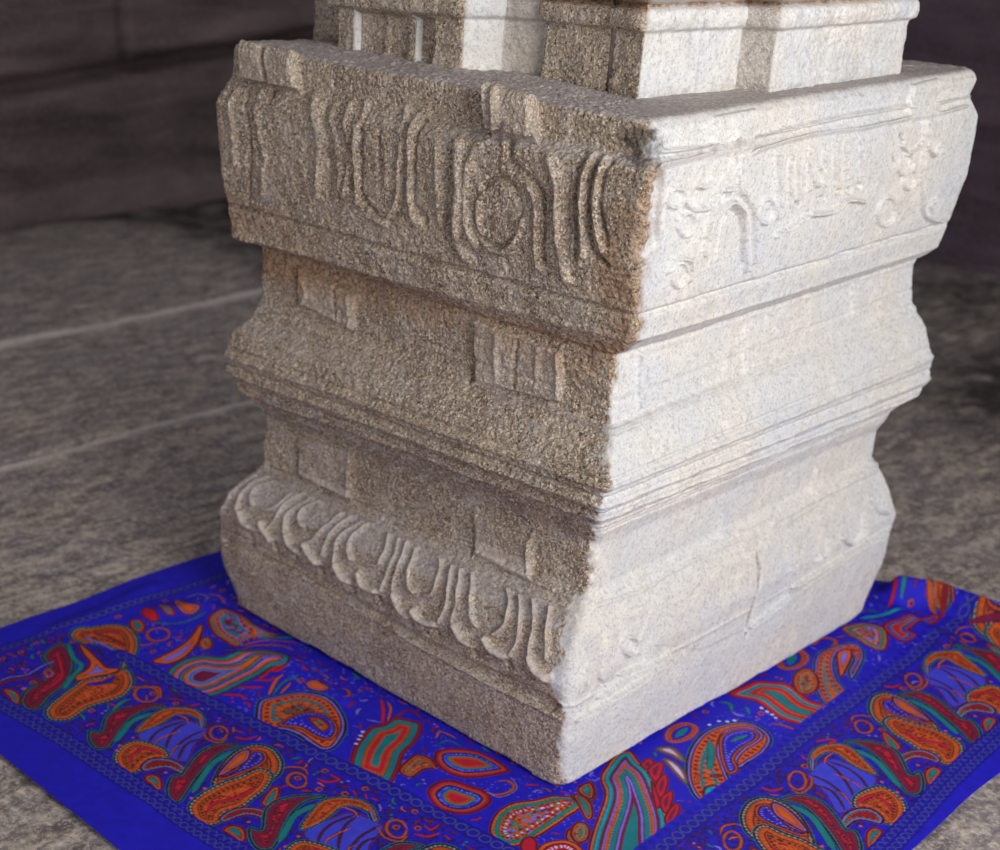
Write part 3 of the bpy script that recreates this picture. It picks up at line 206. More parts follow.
# arc length from the average of the three visible corners' radial profile
rad = (np.hypot(EX['L'][:, 0], EX['L'][:, 1]) + np.hypot(EX['R'][:, 0], EX['R'][:, 1])) / 2 / math.sqrt(2)
zz = meanc[:, 2]
arc = np.concatenate([[0], np.cumsum(np.hypot(np.diff(rad), np.diff(zz)))])
STEP = .00145
na = int(arc[-1] / STEP); av = np.linspace(0, arc[-1], na)
wv = np.interp(av, arc, np.arange(nk))
sg = np.arange(-6, 7); ker = np.exp(-(sg / 2.6) ** 2); ker /= ker.sum()
def prof(c):
    r = np.stack([np.interp(wv, np.arange(nk), c[:, i]) for i in range(3)], 1)
    for i in range(3):
        p = np.pad(r[:, i], 6, mode='edge'); r[:, i] = np.convolve(p, ker, mode='valid')
    return r
PR = {k: prof(v) for k, v in EX.items()}
NL, NR, NBk = 620, 660, 90
rows = na
w0 = wv - OFF                              # knot parameter of each row
# horizontal incised lines run round the whole stone: (w, half-width mm, depth mm)
incise = np.zeros(rows)
def warc(w): return np.interp(w + OFF, np.arange(nk), arc)
for w, r, d in ((19, 4.5, -9), (18.02, 4, 2), (17.0, 5, -5), (12.0, 4.5, 6), (12.35, 3.5, -5), (11.5, 3.6, -7), (11.05, 3.5, 5), (10.55, 3.6, -7), (10.1, 3.5, 5), (9.55, 3.4, -7), (9.2, 3, 4), (8.8, 3, -5), (15.35, 4, -3), (14.4, 5, 3), (14.1, 4, -3), (5.2, 4, 3), (2.0, 4, 3)):
    incise += d * 1e-3 * np.exp(-((av - warc(w)) / (r * 1e-3)) ** 2)
def ring_face(A, B, n, ra, rb, uu=None):
    """rows x n points from corner A to corner B with rounded corners of radius ra, rb (rows,)"""
    u = np.linspace(0, 1, n, endpoint=False) if uu is None else uu
    e = B - A; ln = np.hypot(e[:, 0], e[:, 1])
    tx = e[:, 0] / ln; ty = e[:, 1] / ln; nx = ty; ny = -tx         # outward for F->R, L->F ...
    s = u[None, :] * ln[:, None]
    def corner(s, r):
        th = (1 - np.minimum(s / r[:, None], 1)) * math.pi / 4
        return np.where(s < r[:, None], r[:, None] - r[:, None] * np.sin(th), s), np.where(s < r[:, None], r[:, None] * (1 - np.cos(th)), 0)
    al, ia = corner(s, ra); be, ib = corner(ln[:, None] - s, rb)
    al = np.where(s < ra[:, None], al, np.where(ln[:, None] - s < rb[:, None], ln[:, None] - be, s)); ins = ia + ib
    P = np.empty(s.shape + (3,))
    P[..., 0] = A[:, None, 0] + tx[:, None] * al - nx[:, None] * ins
    P[..., 1] = A[:, None, 1] + ty[:, None] * al - ny[:, None] * ins
    P[..., 2] = A[:, None, 2] + (B[:, None, 2] - A[:, None, 2]) * u[None, :]
    return P, ln
zrow = np.stack([np.zeros(rows), np.zeros(rows), PR['F'][:, 2]], 1)
def wear(seed, lo, hi):
    return lo + (hi - lo) * np.clip(.5 + .8 * fbm(zrow * np.array([1, 1, 1]) + seed, .09, 3, seed), 0, 1)
rF = wear(1, .006, .018) + .012 * np.exp(-((w0 - 0) / .9) ** 2) + .012 * np.exp(-((w0 - 3.5) / 1.2) ** 2) + .012 * np.exp(-((w0 - 24) / 1.0) ** 2)
rL = wear(2, .010, .022) + .045 * np.exp(-((w0 - 0) / .8) ** 2); rR = wear(3, .010, .020) + .060 * np.exp(-((w0 - 0) / .8) ** 2); rB = wear(4, .01, .02)
FL, lenL = ring_face(PR['L'], PR['F'], NL, rL, rF)
FR, lenR = ring_face(PR['F'], PR['R'], NR, rF, rR)
FB1, _ = ring_face(PR['R'], PR['B'], NBk, rR, rB)
FB2, _ = ring_face(PR['B'], PR['L'], NBk, rB, rL)
G = np.concatenate([FL, FR, FB1, FB2], 1)
ncol = G.shape[1]
def grid_normals(G):
    du = np.roll(G, -1, 1) - np.roll(G, 1, 1); dv = np.gradient(G, axis=0)
    N = np.cross(du, dv); N /= np.maximum(np.linalg.norm(N, axis=2, keepdims=True), 1e-12); return N

def seg_dist(X, Y, pts):
    """distance and running length to an open polyline"""
    best = np.full(X.shape, 1e9); run = np.zeros(X.shape); acc = 0
    for (x0, y0), (x1, y1) in zip(pts[:-1], pts[1:]):
        dx, dy = x1 - x0, y1 - y0; L2 = dx * dx + dy * dy + 1e-12; L = math.sqrt(L2)
        t = np.clip(((X - x0) * dx + (Y - y0) * dy) / L2, 0, 1)
        d = np.hypot(X - x0 - t * dx, Y - y0 - t * dy); m = d < best
        best = np.where(m, d, best); run = np.where(m, acc + t * L, run); acc += L
    return best, run, acc
def inside(X, Y, pts):
    c = np.zeros(X.shape, bool)
    for (x0, y0), (x1, y1) in zip(pts, pts[1:] + pts[:1]):
        if y0 == y1: continue
        c ^= ((Y < y0) != (Y < y1)) & (X < (x1 - x0) * (Y - y0) / (y1 - y0) + x0)
    return c
def catmull(p, n=5, closed=False):
    p = [np.array(q, float) for q in p]; m = len(p)
    if m < 3: return [tuple(q) for q in p]
    out = []
    for i in range(m if closed else m - 1):
        g_ = lambda k: p[(i + k) % m] if closed else p[min(max(i + k, 0), m - 1)]
        a, b, c, d = g_(-1), g_(0), g_(1), g_(2)
        for j in range(n):
            t = j / n
            out.append(tuple(.5 * (2 * b + (c - a) * t + (2 * a - 5 * b + 4 * c - d) * t * t + (3 * b - a - 3 * c + d) * t ** 3)))
    if not closed: out.append(tuple(p[-1]))
    return out
relief = np.zeros((rows, ncol))
for face, c0, n, ln in (('L', 0, NL, float(np.mean(lenL[300:700]))), ('R', NL, NR, float(np.mean(lenR[300:700])))):
    U = np.arange(n) / n * ln
    pos = np.zeros((rows, n)); neg = np.zeros((rows, n)); plat = np.zeros((rows, n))
    for f, kind, r, h, pts in RELIEF:
        if f != face: continue
        P2 = [(u * ln, float(warc(w))) for u, w in pts]
        if kind != 'p': P2 = catmull(P2, 4)
        rr = max(r, 4) * 1e-3
        xs = [p[0] for p in P2]; ys = [p[1] for p in P2]
        i0, i1 = np.searchsorted(U, (min(xs) - 3 * rr, max(xs) + 3 * rr)); j0, j1 = np.searchsorted(av, (min(ys) - 3 * rr, max(ys) + 3 * rr))
        if i1 <= i0 or j1 <= j0: continue
        X, Y = np.meshgrid(U[i0:i1], av[j0:j1])
        # the chisel wandered a little
        P3 = np.stack([X, Y, X * 0 + 3], -1); wob = .0011 * noise(P3, .03, 5); wob2 = .0011 * noise(P3, .03, 9)
        X = X + wob; Y = Y + wob2
        if kind == 'p':
            d, _, _ = seg_dist(X, Y, P2 + P2[:1]); sd = np.where(inside(X, Y, P2), d, -d)
            plat[j0:j1, i0:i1] += h * 1e-3 * smooth01(sd / .006 + .5)
        else:
            d, _, _ = seg_dist(X, Y, P2); v = h * 1e-3 * np.exp(-(d / (r * .8e-3)) ** 2) * (.9 + .2 * noise(P3, .02, 3))
            if h > 0: pos[j0:j1, i0:i1] = np.maximum(pos[j0:j1, i0:i1], v)
            else: neg[j0:j1, i0:i1] = np.minimum(neg[j0:j1, i0:i1], v)
    relief[:, c0:c0 + n] = pos + neg + plat
# left side rough, its darker tone part weathering, part painted shade; right dressed smooth
col_i = np.arange(ncol)
side = np.zeros((rows, ncol))
ragged = .014 * fbm(G, .035, 3, 31) + .010 * noise(G, .008, 41)
dF = (col_i[None, :] - NL) * (1.0 / NR) + ragged            # signed distance past the near corner (m)
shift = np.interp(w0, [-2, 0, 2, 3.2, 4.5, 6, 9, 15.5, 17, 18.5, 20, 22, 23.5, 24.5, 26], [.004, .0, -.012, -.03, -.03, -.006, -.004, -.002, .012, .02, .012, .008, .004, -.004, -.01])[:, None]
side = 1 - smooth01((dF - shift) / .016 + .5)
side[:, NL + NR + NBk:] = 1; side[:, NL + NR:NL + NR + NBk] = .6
zc = G[..., 2]
lower = smooth01((.36 - zc) / .12)                          # plinth is dressed smoother than the mouldings
rough = side * (1 - .45 * lower) + (1 - side) * .22
N = grid_normals(G)
fine = fbm(G, .0075, 2, 50, .6); chunk = fbm(G, .03, 2, 60); big = fbm(G, .16, 2, 70)
endu = np.ones(ncol); endu[:NL] = smooth01(np.arange(NL) / 22.0); endu[NL:NL + NR] = smooth01((NR - np.arange(NR)) / 26.0)
relief *= endu[None, :]
disp = relief + (.35 + .65 * endu[None, :]) * incise[:, None] * (.75 + .4 * noise(G, .05, 80))
disp += rough * (.0013 * fine + .0014 * chunk) + .0022 * big * (.4 + .6 * side) + (1 - side) * .0007 * chunk
pit = np.clip(fbm(G, .011, 2, 90) - .55, 0, 1); disp -= rough * .004 * pit
endfade = smooth01((av - arc[1]) / .02)[:, None]
disp *= endfade
G2 = G + N * disp[..., None]
G2[..., 2] += np.clip(.5 + fbm(np.concatenate([G[..., :2], G[..., 2:] * 0], -1), .13, 3, 95), 0, 1.5) * .007 * np.exp(-(np.maximum(w0 + .3, 0)[:, None] / .7) ** 2)
G2[..., 2] = np.maximum(G2[..., 2], .0045)
# discolouration
wcol = w0[:, None]; ug = np.zeros((rows, ncol)); ug[:, :NL] = (np.arange(NL) / NL)[None, :]; ug[:, NL:NL + NR] = 1 + (np.arange(NR) / NR)[None, :]
def gs(x, m, s): return np.exp(-((x - m) / s) ** 2)
stain = .50 * gs(wcol, 17.0, .7) * side + .40 * gs(wcol, 16.2, .8) * side * gs(ug, 0.0, .45) + .42 * gs(wcol, 18.6, .8) * side * gs(ug, 0, .3)
stain += (.42 + .25 * noise(G, .04, 96)) * gs(wcol, 19.0, 1.6) * gs(ug, .975, .06) + .25 * gs(wcol, 20.5, 1.5) * gs(ug, .98, .05) + .38 * gs(wcol, 15.9, .5) * side + .25 * gs(wcol, 12.5, 2) * gs(ug, .97, .06) + .12 * side * (wcol > 17)
stain += .35 * gs(wcol, 22.0, 2.0) * gs(ug, 1.02, .03) + .30 * gs(wcol, 3.3, .9) * gs(ug, .88, .012) + .45 * gs(wcol, 2.3, .7) * gs(ug, .97, .03)
stain += .30 * gs(wcol, 24.3, .5) * (1 - side) * smooth01((G[..., 1] + .3) / .5)
soot = .80 * gs(wcol, 23.6, 1.3) * gs(ug, .985, .05) + .22 * gs(wcol, 18.4, .35) * side + .30 * gs(wcol, 21, 2.0) * gs(ug, .98, .03) + .20 * gs(wcol, 16.9, .3) * side + .18 * side * gs(wcol, 8.2, .6)
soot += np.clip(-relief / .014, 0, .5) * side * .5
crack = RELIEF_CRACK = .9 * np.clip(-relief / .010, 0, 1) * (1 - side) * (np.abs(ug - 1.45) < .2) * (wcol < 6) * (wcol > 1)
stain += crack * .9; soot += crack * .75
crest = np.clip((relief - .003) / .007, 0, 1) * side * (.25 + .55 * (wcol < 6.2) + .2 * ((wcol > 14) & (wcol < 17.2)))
dust = np.clip(N[..., 2], 0, 1) ** 1.5 * .75 + .30 * lower * side
cap = smooth01((wcol - 25.4) / .5)
dust = np.maximum(dust, cap * .8); patina_shade = side * (1 - cap) + cap * .6
patina_shade = np.clip(patina_shade, 0, 1)
def split(name, wa, wb, parent):
    j0 = 0 if wa is None else int(np.searchsorted(w0, wa)); j1 = rows - 1 if wb is None else int(np.searchsorted(w0, wb))
    V = G2[j0:j1 + 1].reshape(-1, 3); r = j1 - j0
    a = (np.arange(r)[:, None] * ncol + np.arange(ncol)[None, :]); b = (np.arange(r)[:, None] * ncol + (np.arange(ncol)[None, :] + 1) % ncol)
    F = np.stack([a, b, b + ncol, a + ncol], -1).reshape(-1, 4)
    at = {k: v[j0:j1 + 1] for k, v in dict(crest=crest, rough=rough, stain=stain, soot=soot, dust=dust, patina_shade=patina_shade).items()}
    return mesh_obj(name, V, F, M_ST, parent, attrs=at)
pillar = bpy.data.objects.new('stone_pillar', None); COL.objects.link(pillar)
tag(pillar, 'square carved granite temple pillar standing on the blue paisley cloth', 'pillar'); pillar['kind'] = 'thing'
o = split('plinth', None, 2.0, pillar)
o = split('lotus_petal_band', 2.0, 5.5, pillar); o['label'] = 'band of carved hanging lotus petals'
o = split('lower_neck', 5.5, 8.5, pillar)
o = split('rounded_moulding', 8.5, 14.5, pillar); o['label'] = 'bulging grooved stone moulding'
o = split('upper_neck', 14.5, 17.0, pillar)
o = split('carved_block', 17.0, None, pillar); o['label'] = 'wide block carved with medallions and hanging strips'

# shaft: stepped plan, mouldings above
plan = [(-.43, -.29), (-.288, -.29), (-.288, -.365), (-.246, -.365), (-.246, -.348), (-.187, -.348), (-.186, -.353), (-.176, -.353), (-.176, -.346), (-.128, -.348), (-.128, -.356), (-.112, -.356), (-.110, -.340), (-.068, -.340), (-.066, -.360),
        (-.008, -.360), (.028, -.298), (.040, -.292), (.098, -.281), (.100, -.272), (.110, -.272), (.112, -.300), (.236, -.302), (.238, -.292), (.246, -.292), (.248, -.308), (.306, -.318),
        (.312, -.280), (.308, -.275), (.320, -.200), (.326, -.198), (.336, -.112), (.388, -.100), (.392, .020), (.388, .028), (.388, .055), (.392, .06), (.394, .284), (.318, .292), (.312, .40), (.20, .405), (.20, .46), (-.28, .46), (-.28, .40), (-.43, .40)]
plan = np.array(plan)
def resample(p, step):
    out = []; 
    q = np.vstack([p, p[:1]])
    for a, b in zip(q[:-1], q[1:]):
        m = max(1, int(np.hypot(*(b - a)) / step)); out += [a + (b - a) * k / m for k in range(m)]
    return np.array(out)
pp = resample(plan, .0022)
tn = np.roll(pp, -3, 0) - np.roll(pp, 3, 0); nrm = np.stack([tn[:, 1], -tn[:, 0]], 1); nrm /= np.maximum(np.linalg.norm(nrm, axis=1, keepdims=True), 1e-9)
# mouldings follow the coarse plan (no flutes)
zs = np.concatenate([np.arange(1.035, 1.30, .0024), np.arange(1.30, 1.75, .02)])
def shaft_off(z):
    o_ = .004 * np.exp(-((z - 1.075) / .012) ** 2)
    o_ += .012 * smooth01((z - 1.147) / .007) * (1 - smooth01((z - 1.176) / .010)) + .003 * np.exp(-((z - 1.165) / .008) ** 2)
    o_ += .022 * smooth01((z - 1.186) / .010) * (1 - smooth01((z - 1.270) / .03)) + .010 * np.exp(-((z - 1.212) / .014) ** 2)
    return o_ - .004 * np.exp(-((z - 1.184) / .003) ** 2)
off = shaft_off(zs)
tilt = np.stack([-.035 * (zs - 1.06), .0 * zs], 1) * 0
S = np.empty((len(zs), len(pp), 3)); S[..., :2] = pp[None] + nrm[None] * off[:, None, None] + tilt[:, None, :]; S[..., 2] = zs[:, None]
flut = smooth01((zs - 1.140) / .008)[:, None]               # flutes die out below the moulding
fl = (pp[:, 1] < -.335) & (pp[:, 0] < -.05)
S[:, fl, 1] = S[:, fl, 1] * (1 - flut) + (-.365 - off[:, None]) * flut
wav = fbm(S, .05, 2, 140) * .0025 + .0014 * fbm(S, .008, 2, 150)
S[..., :2] += nrm[None] * wav[..., None]
facing = nrm[:, 0] - (-nrm[:, 1])                            # pale towards +x, dark towards -y: shade put into the tone by facing
sshade = smooth01((-nrm[:, 1] - np.abs(nrm[:, 0]) * .8) / .3 + .3)[None, :] * np.ones((len(zs), 1))
sshade = np.clip(sshade + .15 * noise(S, .02, 160), 0, 1)
sshade = np.maximum(sshade, smooth01((-nrm[:, 0]) * 2)[None, :])
sshade = sshade * np.where((pp[:, 0] > .33) & (pp[:, 1] < 0), .55, np.where((pp[:, 0] > .026) & (pp[:, 0] < .099) & (pp[:, 1] < -.2), .55, 1.0))[None, :]
shst = .75 * gs(S[..., 2], 1.185, .005) + .30 * gs(S[..., 2], 1.195, .03) * sshade + .30 * gs(S[..., 2], 1.062, .006)
nr, nc = len(zs), len(pp)
a = np.arange(nr - 1)[:, None] * nc + np.arange(nc)[None, :]; b = np.arange(nr - 1)[:, None] * nc + (np.arange(nc)[None, :] + 1) % nc
o = mesh_obj('shaft', S.reshape(-1, 3), np.stack([a, b, b + nc, a + nc], -1).reshape(-1, 4), M_ST, pillar,
             attrs=dict(rough=sshade * .8 + .2, stain=shst, soot=.5 * gs(S[..., 2], 1.185, .004) + .35 * gs(S[..., 2], 1.205, .02) * sshade + 0 * sshade, dust=0 * sshade, patina_shade=sshade, crest=0 * sshade))
o['label'] = 'stepped square shaft with fluted panels'

# ------------------------------------------------------------------ the cloth
PAL = {k: lin(v) for k, v in dict(blue=(38, 33, 194), navy=(22, 20, 96), orange=(206, 92, 40), orange2=(178, 78, 36), brown=(84, 34, 40), red=(190, 32, 58), redd=(140, 34, 44),
       teal=(24, 122, 134), tealb=(20, 160, 190), lav=(122, 112, 226), burg=(116, 30, 66), white=(200, 196, 240), dblue=(32, 28, 166), dblue2=(30, 26, 158), grey=(74, 76, 142), wing=(66, 70, 214), dark=(48, 24, 50), tref=(30, 130, 110), cream=(168, 140, 124)).items()}
# style: list of (depth from edge mm, colour); trailing dict = dots (depth, spacing, radius, colour)
STY = {
 'burg': ([(0, 'dark'), (1.5, 'teal'), (3, 'dark'), (4, 'burg'), (11, 'brown'), (12.5, 'red')], [(7, 7, 1.8, 'redd')]),
 'orng': ([(0, 'dark'), (1.3, 'teal'), (2.6, 'brown'), (4, 'orange2'), (9, 'brown'), (10.2, 'orange2'), (16, 'redd'), (18, 'orange')], [(2, 6, 1.5, 'cream'), (7, 6.5, 2.2, 'orange'), (13, 7, 2, 'brown')]),
 'orng2': ([(0, 'dark'), (1.3, 'lav'), (2.3, 'orange2'), (6, 'orange')], []),
 'lav': ([(0, 'wing')], []),
 'curl': ([(0, 'dark'), (1.2, 'lav'), (2.6, 'tref'), (4, 'burg'), (8, 'redd')], [(5.5, 6, 1.5, 'orange2')]),
 'tear': ([(0, 'redd'), (1.5, 'orange2'), (5, 'dark'), (6, 'teal')], [(3, 5, 1.2, 'orange')]),
 'pock': ([(0, 'orange2'), (1.5, 'dark'), (2.5, 'blue')], [(4, 6, 1.5, 'lav')]),
 'long': ([(0, 'dark'), (1, 'teal'), (5, 'burg'), (6.5, 'orange'), (9.5, 'lav'), (11, 'burg'), (13, 'teal'), (15, 'brown'), (16, 'orange'), (19, 'lav'), (20.5, 'teal'), (22.5, 'lav'), (24, 'burg')], []),
 'flame': ([(0, 'redd'), (1.2, 'red'), (7, 'burg')], []),
 'leaf': ([(0, 'dark'), (1.2, 'orange'), (6.5, 'redd'), (7.5, 'lav')], []),
 'flow': ([(0, 'dark'), (1.2, 'orange2'), (5, 'teal'), (8, 'orange'), (14, 'lav'), (17, 'brown'), (20, 'burg')], [(12, 9, 2.5, 'redd'), (18, 9, 3, 'teal')]),
 'tref': ([(0, 'brown'), (1.5, 'orange2'), (5, 'dark'), (6.5, 'tref'), (11, 'redd')], [(9, 9, 2.5, 'orange')]),
 'redp': ([(0, 'redd'), (2, 'red')], []),
 'comma': ([(0, 'dark'), (1.5, 'lav'), (3, 'brown'), (4.5, 'orange'), (12, 'redd'), (13.5, 'brown')], [(8, 10, 3, 'redd'), (13, 11, 4, 'teal'), (18, 12, 5, 'orange')]),
 'tealr': ([(0, 'redd'), (3, 'burg'), (6, 'teal'), (15, 'brown'), (16, 'orange2'), (21, 'red'), (27, 'orange2'), (30, 'teal')], []),
 'redb': ([(0, 'burg'), (3, 'red'), (6, 'orange2'), (9, 'dark'), (11, 'blue'), (17, 'teal'), (20, 'orange2'), (25, 'red')], [(14, 6, 1.6, 'lav')]),
 'spot': ([(0, 'dark'), (1, 'orange'), (4.5, 'brown'), (5.5, 'teal'), (11, 'brown'), (12, 'orange'), (24, 'redd'), (27, 'teal'), (30, 'orange')], [(8, 8, 3.5, 'tref'), (16, 10, 2.6, 'redd'), (20, 12, 2.2, 'white')]),
 'gleaf': ([(0, 'dark'), (1, 'orange2'), (4, 'dark'), (5, 'teal')], [(8, 7, 2.5, 'tref')]),
 'redw': ([(0, 'orange'), (4, 'brown'), (6, 'red'), (14, 'redd'), (18, 'orange')], [(10, 8, 2.4, 'white')]),
 'drop': ([(0, 'dark'), (1.2, 'orange'), (5, 'dark'), (6, 'teal'), (15, 'brown'), (17, 'burg'), (21, 'lav'), (24, 'brown'), (25, 'orange'), (34, 'dark'), (35, 'teal'), (42, 'brown'), (44, 'lav'), (48, 'burg'), (54, 'teal')], [(10.5, 5, 2.2, 'tealb'), (34, 10, 4, 'teal'), (29, 6, 1.6, 'redd'), (19, 7, 1.5, 'redd')]),
 'chev': ([(0, 'teal'), (3, 'brown'), (4, 'orange'), (7, 'white')], []),
 'eye': ([(0, 'lav'), (1.5, 'brown'), (2.5, 'orange'), (11, 'brown'), (13, 'blue'), (19, 'teal')], [(7, 9, 3, 'redd')]),
 'tealf': ([(0, 'brown'), (2, 'teal'), (12, 'redd')], [(7, 10, 3, 'tealb')]),
 'rlong': ([(0, 'burg'), (2, 'red'), (9, 'orange2'), (11, 'tealb'), (13, 'teal'), (20, 'orange2'), (22, 'red'), (30, 'orange'), (34, 'redd'), (37, 'teal')], []),
}
MOTT = {'comma': (13, ['orange', 'redd', 'teal', 'orange2', 'burg']), 'spot': (12, ['orange', 'orange2', 'redd', 'tref', 'lav']), 'flow': (16, ['burg', 'teal', 'redd', 'lav']), 'tref': (5, ['tref', 'orange2', 'redd']), 'tealf': (4, ['teal', 'tealb', 'redd']), 'orng': (15.5, ['orange', 'orange2', 'redd']), 'burg': (12, ['burg', 'red', 'brown'])}
xs = np.concatenate([np.arange(-.662, .914, .0014)]); ys = np.arange(-1.152, .86, .0014)
X, Y = np.meshgrid(xs, ys)
C = np.empty(X.shape + (3,)); C[:] = PAL['blue']
P3 = np.stack([X, Y, X * 0], -1)
def put(m, sl, colr): C[sl][m] = PAL[colr]
def region(P, mar):
    x = [p[0] for p in P]; y = [p[1] for p in P]
    i0, i1 = np.searchsorted(xs, (min(x) - mar, max(x) + mar)); j0, j1 = np.searchsorted(ys, (min(y) - mar, max(y) + mar))
    return (slice(j0, j1), slice(i0, i1)) if i1 > i0 and j1 > j0 else None
def draw(sh, f):
    kind = sh[0]; P = [f(x / 1000, y / 1000) for x, y in sh[1]]
    if kind == 'd':
        for p in P:
            sl = region([p], .01)
            if sl: put(np.hypot(X[sl] - p[0], Y[sl] - p[1]) < sh[2] * .5e-3 * 1.2, sl, sh[3])
        return
    if kind == 's':
        P = catmull(P, 4); sl = region(P, .012)
        if not sl: return
        d, run, L = seg_dist(X[sl], Y[sl], P); w_ = sh[2] * 1e-3 * .78; taper = np.sqrt(np.clip(np.minimum(run, L - run) / .012, .25, 1))
        put(d < (w_ + .0012) * taper, sl, 'dark'); put(d < w_ * taper, sl, sh[3])
        if sh[2] > 4.5: put((d < w_ * .45) & (np.abs((run / .007) % 1 - .5) < .28), sl, {'teal': 'tref', 'orange': 'redd', 'red': 'burg'}.get(sh[3], sh[3]))
        return
    P = catmull(P, 4, True); sl = region(P, .004)
    if not sl: return
    d, run, L = seg_dist(X[sl], Y[sl], P + P[:1]); ins = inside(X[sl], Y[sl], P)
    put((~ins) & (d < .0030), sl, 'teal' if sh[2] in ('orng', 'burg', 'comma') else 'redd'); put((~ins) & (d < .0017), sl, 'dark')
    lay, dots = STY[sh[2]]
    dm = float(d[ins].max()) * 1000 if ins.any() else 1
    sc_ = min(max(dm / (lay[-1][0] * 1.18 + 3), .55), 2.3) if len(lay) > 2 else 1.0
    for dep, c_ in lay: put(ins & (d > dep * 1e-3 * sc_), sl, c_)
    if sh[2] in MOTT:
        dep, pal_ = MOTT[sh[2]]; mm = ins & (d > dep * 1e-3 * sc_)
        xx, yy = X[sl] + .0015 * noise(P3[sl], .006, 501), Y[sl] + .0015 * noise(P3[sl], .006, 502)
        cx_ = np.floor(xx / .0058); cy_ = np.floor(yy / .0075 + (cx_ % 2) * .5)
        hh = (lattice(cx_.astype(np.int64), cy_.astype(np.int64), cx_.astype(np.int64) * 0, 77) * .5 + .5) * .999
        fx_ = xx / .0058 - cx_ - .5; fy_ = yy / .0075 + (cx_ % 2) * .5 - cy_ - .5
        for q_, c_ in enumerate(pal_): put(mm & (np.floor(hh * len(pal_)) == q_) & (np.hypot(fx_, fy_) < .47), sl, c_)
    for dep, spc, r, c_ in dots:
        dep *= sc_; r *= min(sc_, 1.5); spc *= min(sc_, 1.5)
        k = max(3, round(L / (spc * 1e-3))); q = ((run / L * k) % 1 - .5) * L / k
        put(ins & (np.hypot(q, d - dep * 1e-3) < r * 1e-3), sl, c_)
def chain(f, a0, a1, w_, pitch, rad_, colr, back):
    n_ = int((a1 - a0) / pitch)
    P = [f(a0, w_), f(a0 + (a1 - a0) * .5, w_), f(a1, w_)]; sl = region(P, .03)
    if not sl: return
    d, _, _ = seg_dist(X[sl], Y[sl], P); put(d < rad_ * 1.5, sl, back)
    for k in range(n_):
        p = f(a0 + (k + .5) * pitch, w_); s2 = region([p], rad_ * 2.4)
        if not s2: continue
        x = X[s2] - p[0]; y = Y[s2] - p[1]; rr = np.hypot(x, y) / rad_
        put((rr < 1.0) & (rr > .72), s2, colr); put(rr <= .72, s2, 'dblue')
ident = lambda x, y: (x, y)
def y_out(x): return -1.025 + .063 * x
def y_in(x): return -.7545 + .10 * x
def x_in(y): return .626 - .05 * y
def x_out(y): return .859 - .068 * y
def mirror(x, y):
    """left-arm border pattern to the right arm, mirrored about the corner of the cloth"""
    a_ = .912 - x; t = (y - y_out(x)) / (y_in(x) - y_out(x)); ay = .924 + (a_ - .947) * 1.165
    Yy = ay - 1.15; return (x_out(Yy) + (x_in(Yy) - x_out(Yy)) * t, Yy)
def along_l(a_, w_): return (a_, y_out(a_) + (y_in(a_) - y_out(a_)) * w_)
def along_r(a_, w_): return (x_out(a_) + (x_in(a_) - x_out(a_)) * w_, a_)
def along_b(a_, w_): return (-.572 + .05 * (a_ + .7) + w_, a_)
DX = .407
for sgn in (0,):
    for k in range(0, 3):
        fl_ = lambda x, y, k=k: (x + k * DX, y + (y_out(x + k * DX) - y_out(x)))
        for sh in UNIT_A: draw(sh, fl_)
        if k > -2:
            for sh in UNIT_B: draw(sh, fl_)
    for k in range(-4, 2):
        fr_ = lambda x, y, k=k: mirror(x + k * DX, y + (y_out(x + k * DX) - y_out(x)))
        for sh in UNIT_A: draw(sh, fr_)
        for sh in UNIT_B: draw(sh, fr_)
# clear what spilled past the corner of the border, then the inner field
m = (X < -.60) | (Y < y_out(X) - .012) | (X > x_out(Y) + .012); C[m] = PAL['blue']
for sh in INNER: draw(sh, ident)
for r_ in EXTRA: draw(r_, ident)
chain(along_l, -.60, .88, 0.0, .0165, .0078, 'grey', 'dblue2'); chain(along_l, -.60, .88, -.06, .0165, .0078, 'grey', 'dblue2')
chain(along_l, -.42, .60, 1.0, .0225, .0105, 'grey', 'dblue2')
chain(along_r, -1.0, .86, 0.0, .0165, .0078, 'grey', 'dblue2'); chain(along_r, -1.0, .86, -.07, .0165, .0078, 'grey', 'dblue2')
chain(along_r, -.60, .86, 1.0, .0225, .0105, 'grey', 'dblue2'); chain(along_r, -.60, .86, 1.085, .0225, .0065, 'dblue2', 'blue')
chain(along_b, -1.05, .2, 0.0, .0165, .0085, 'grey', 'dblue2')
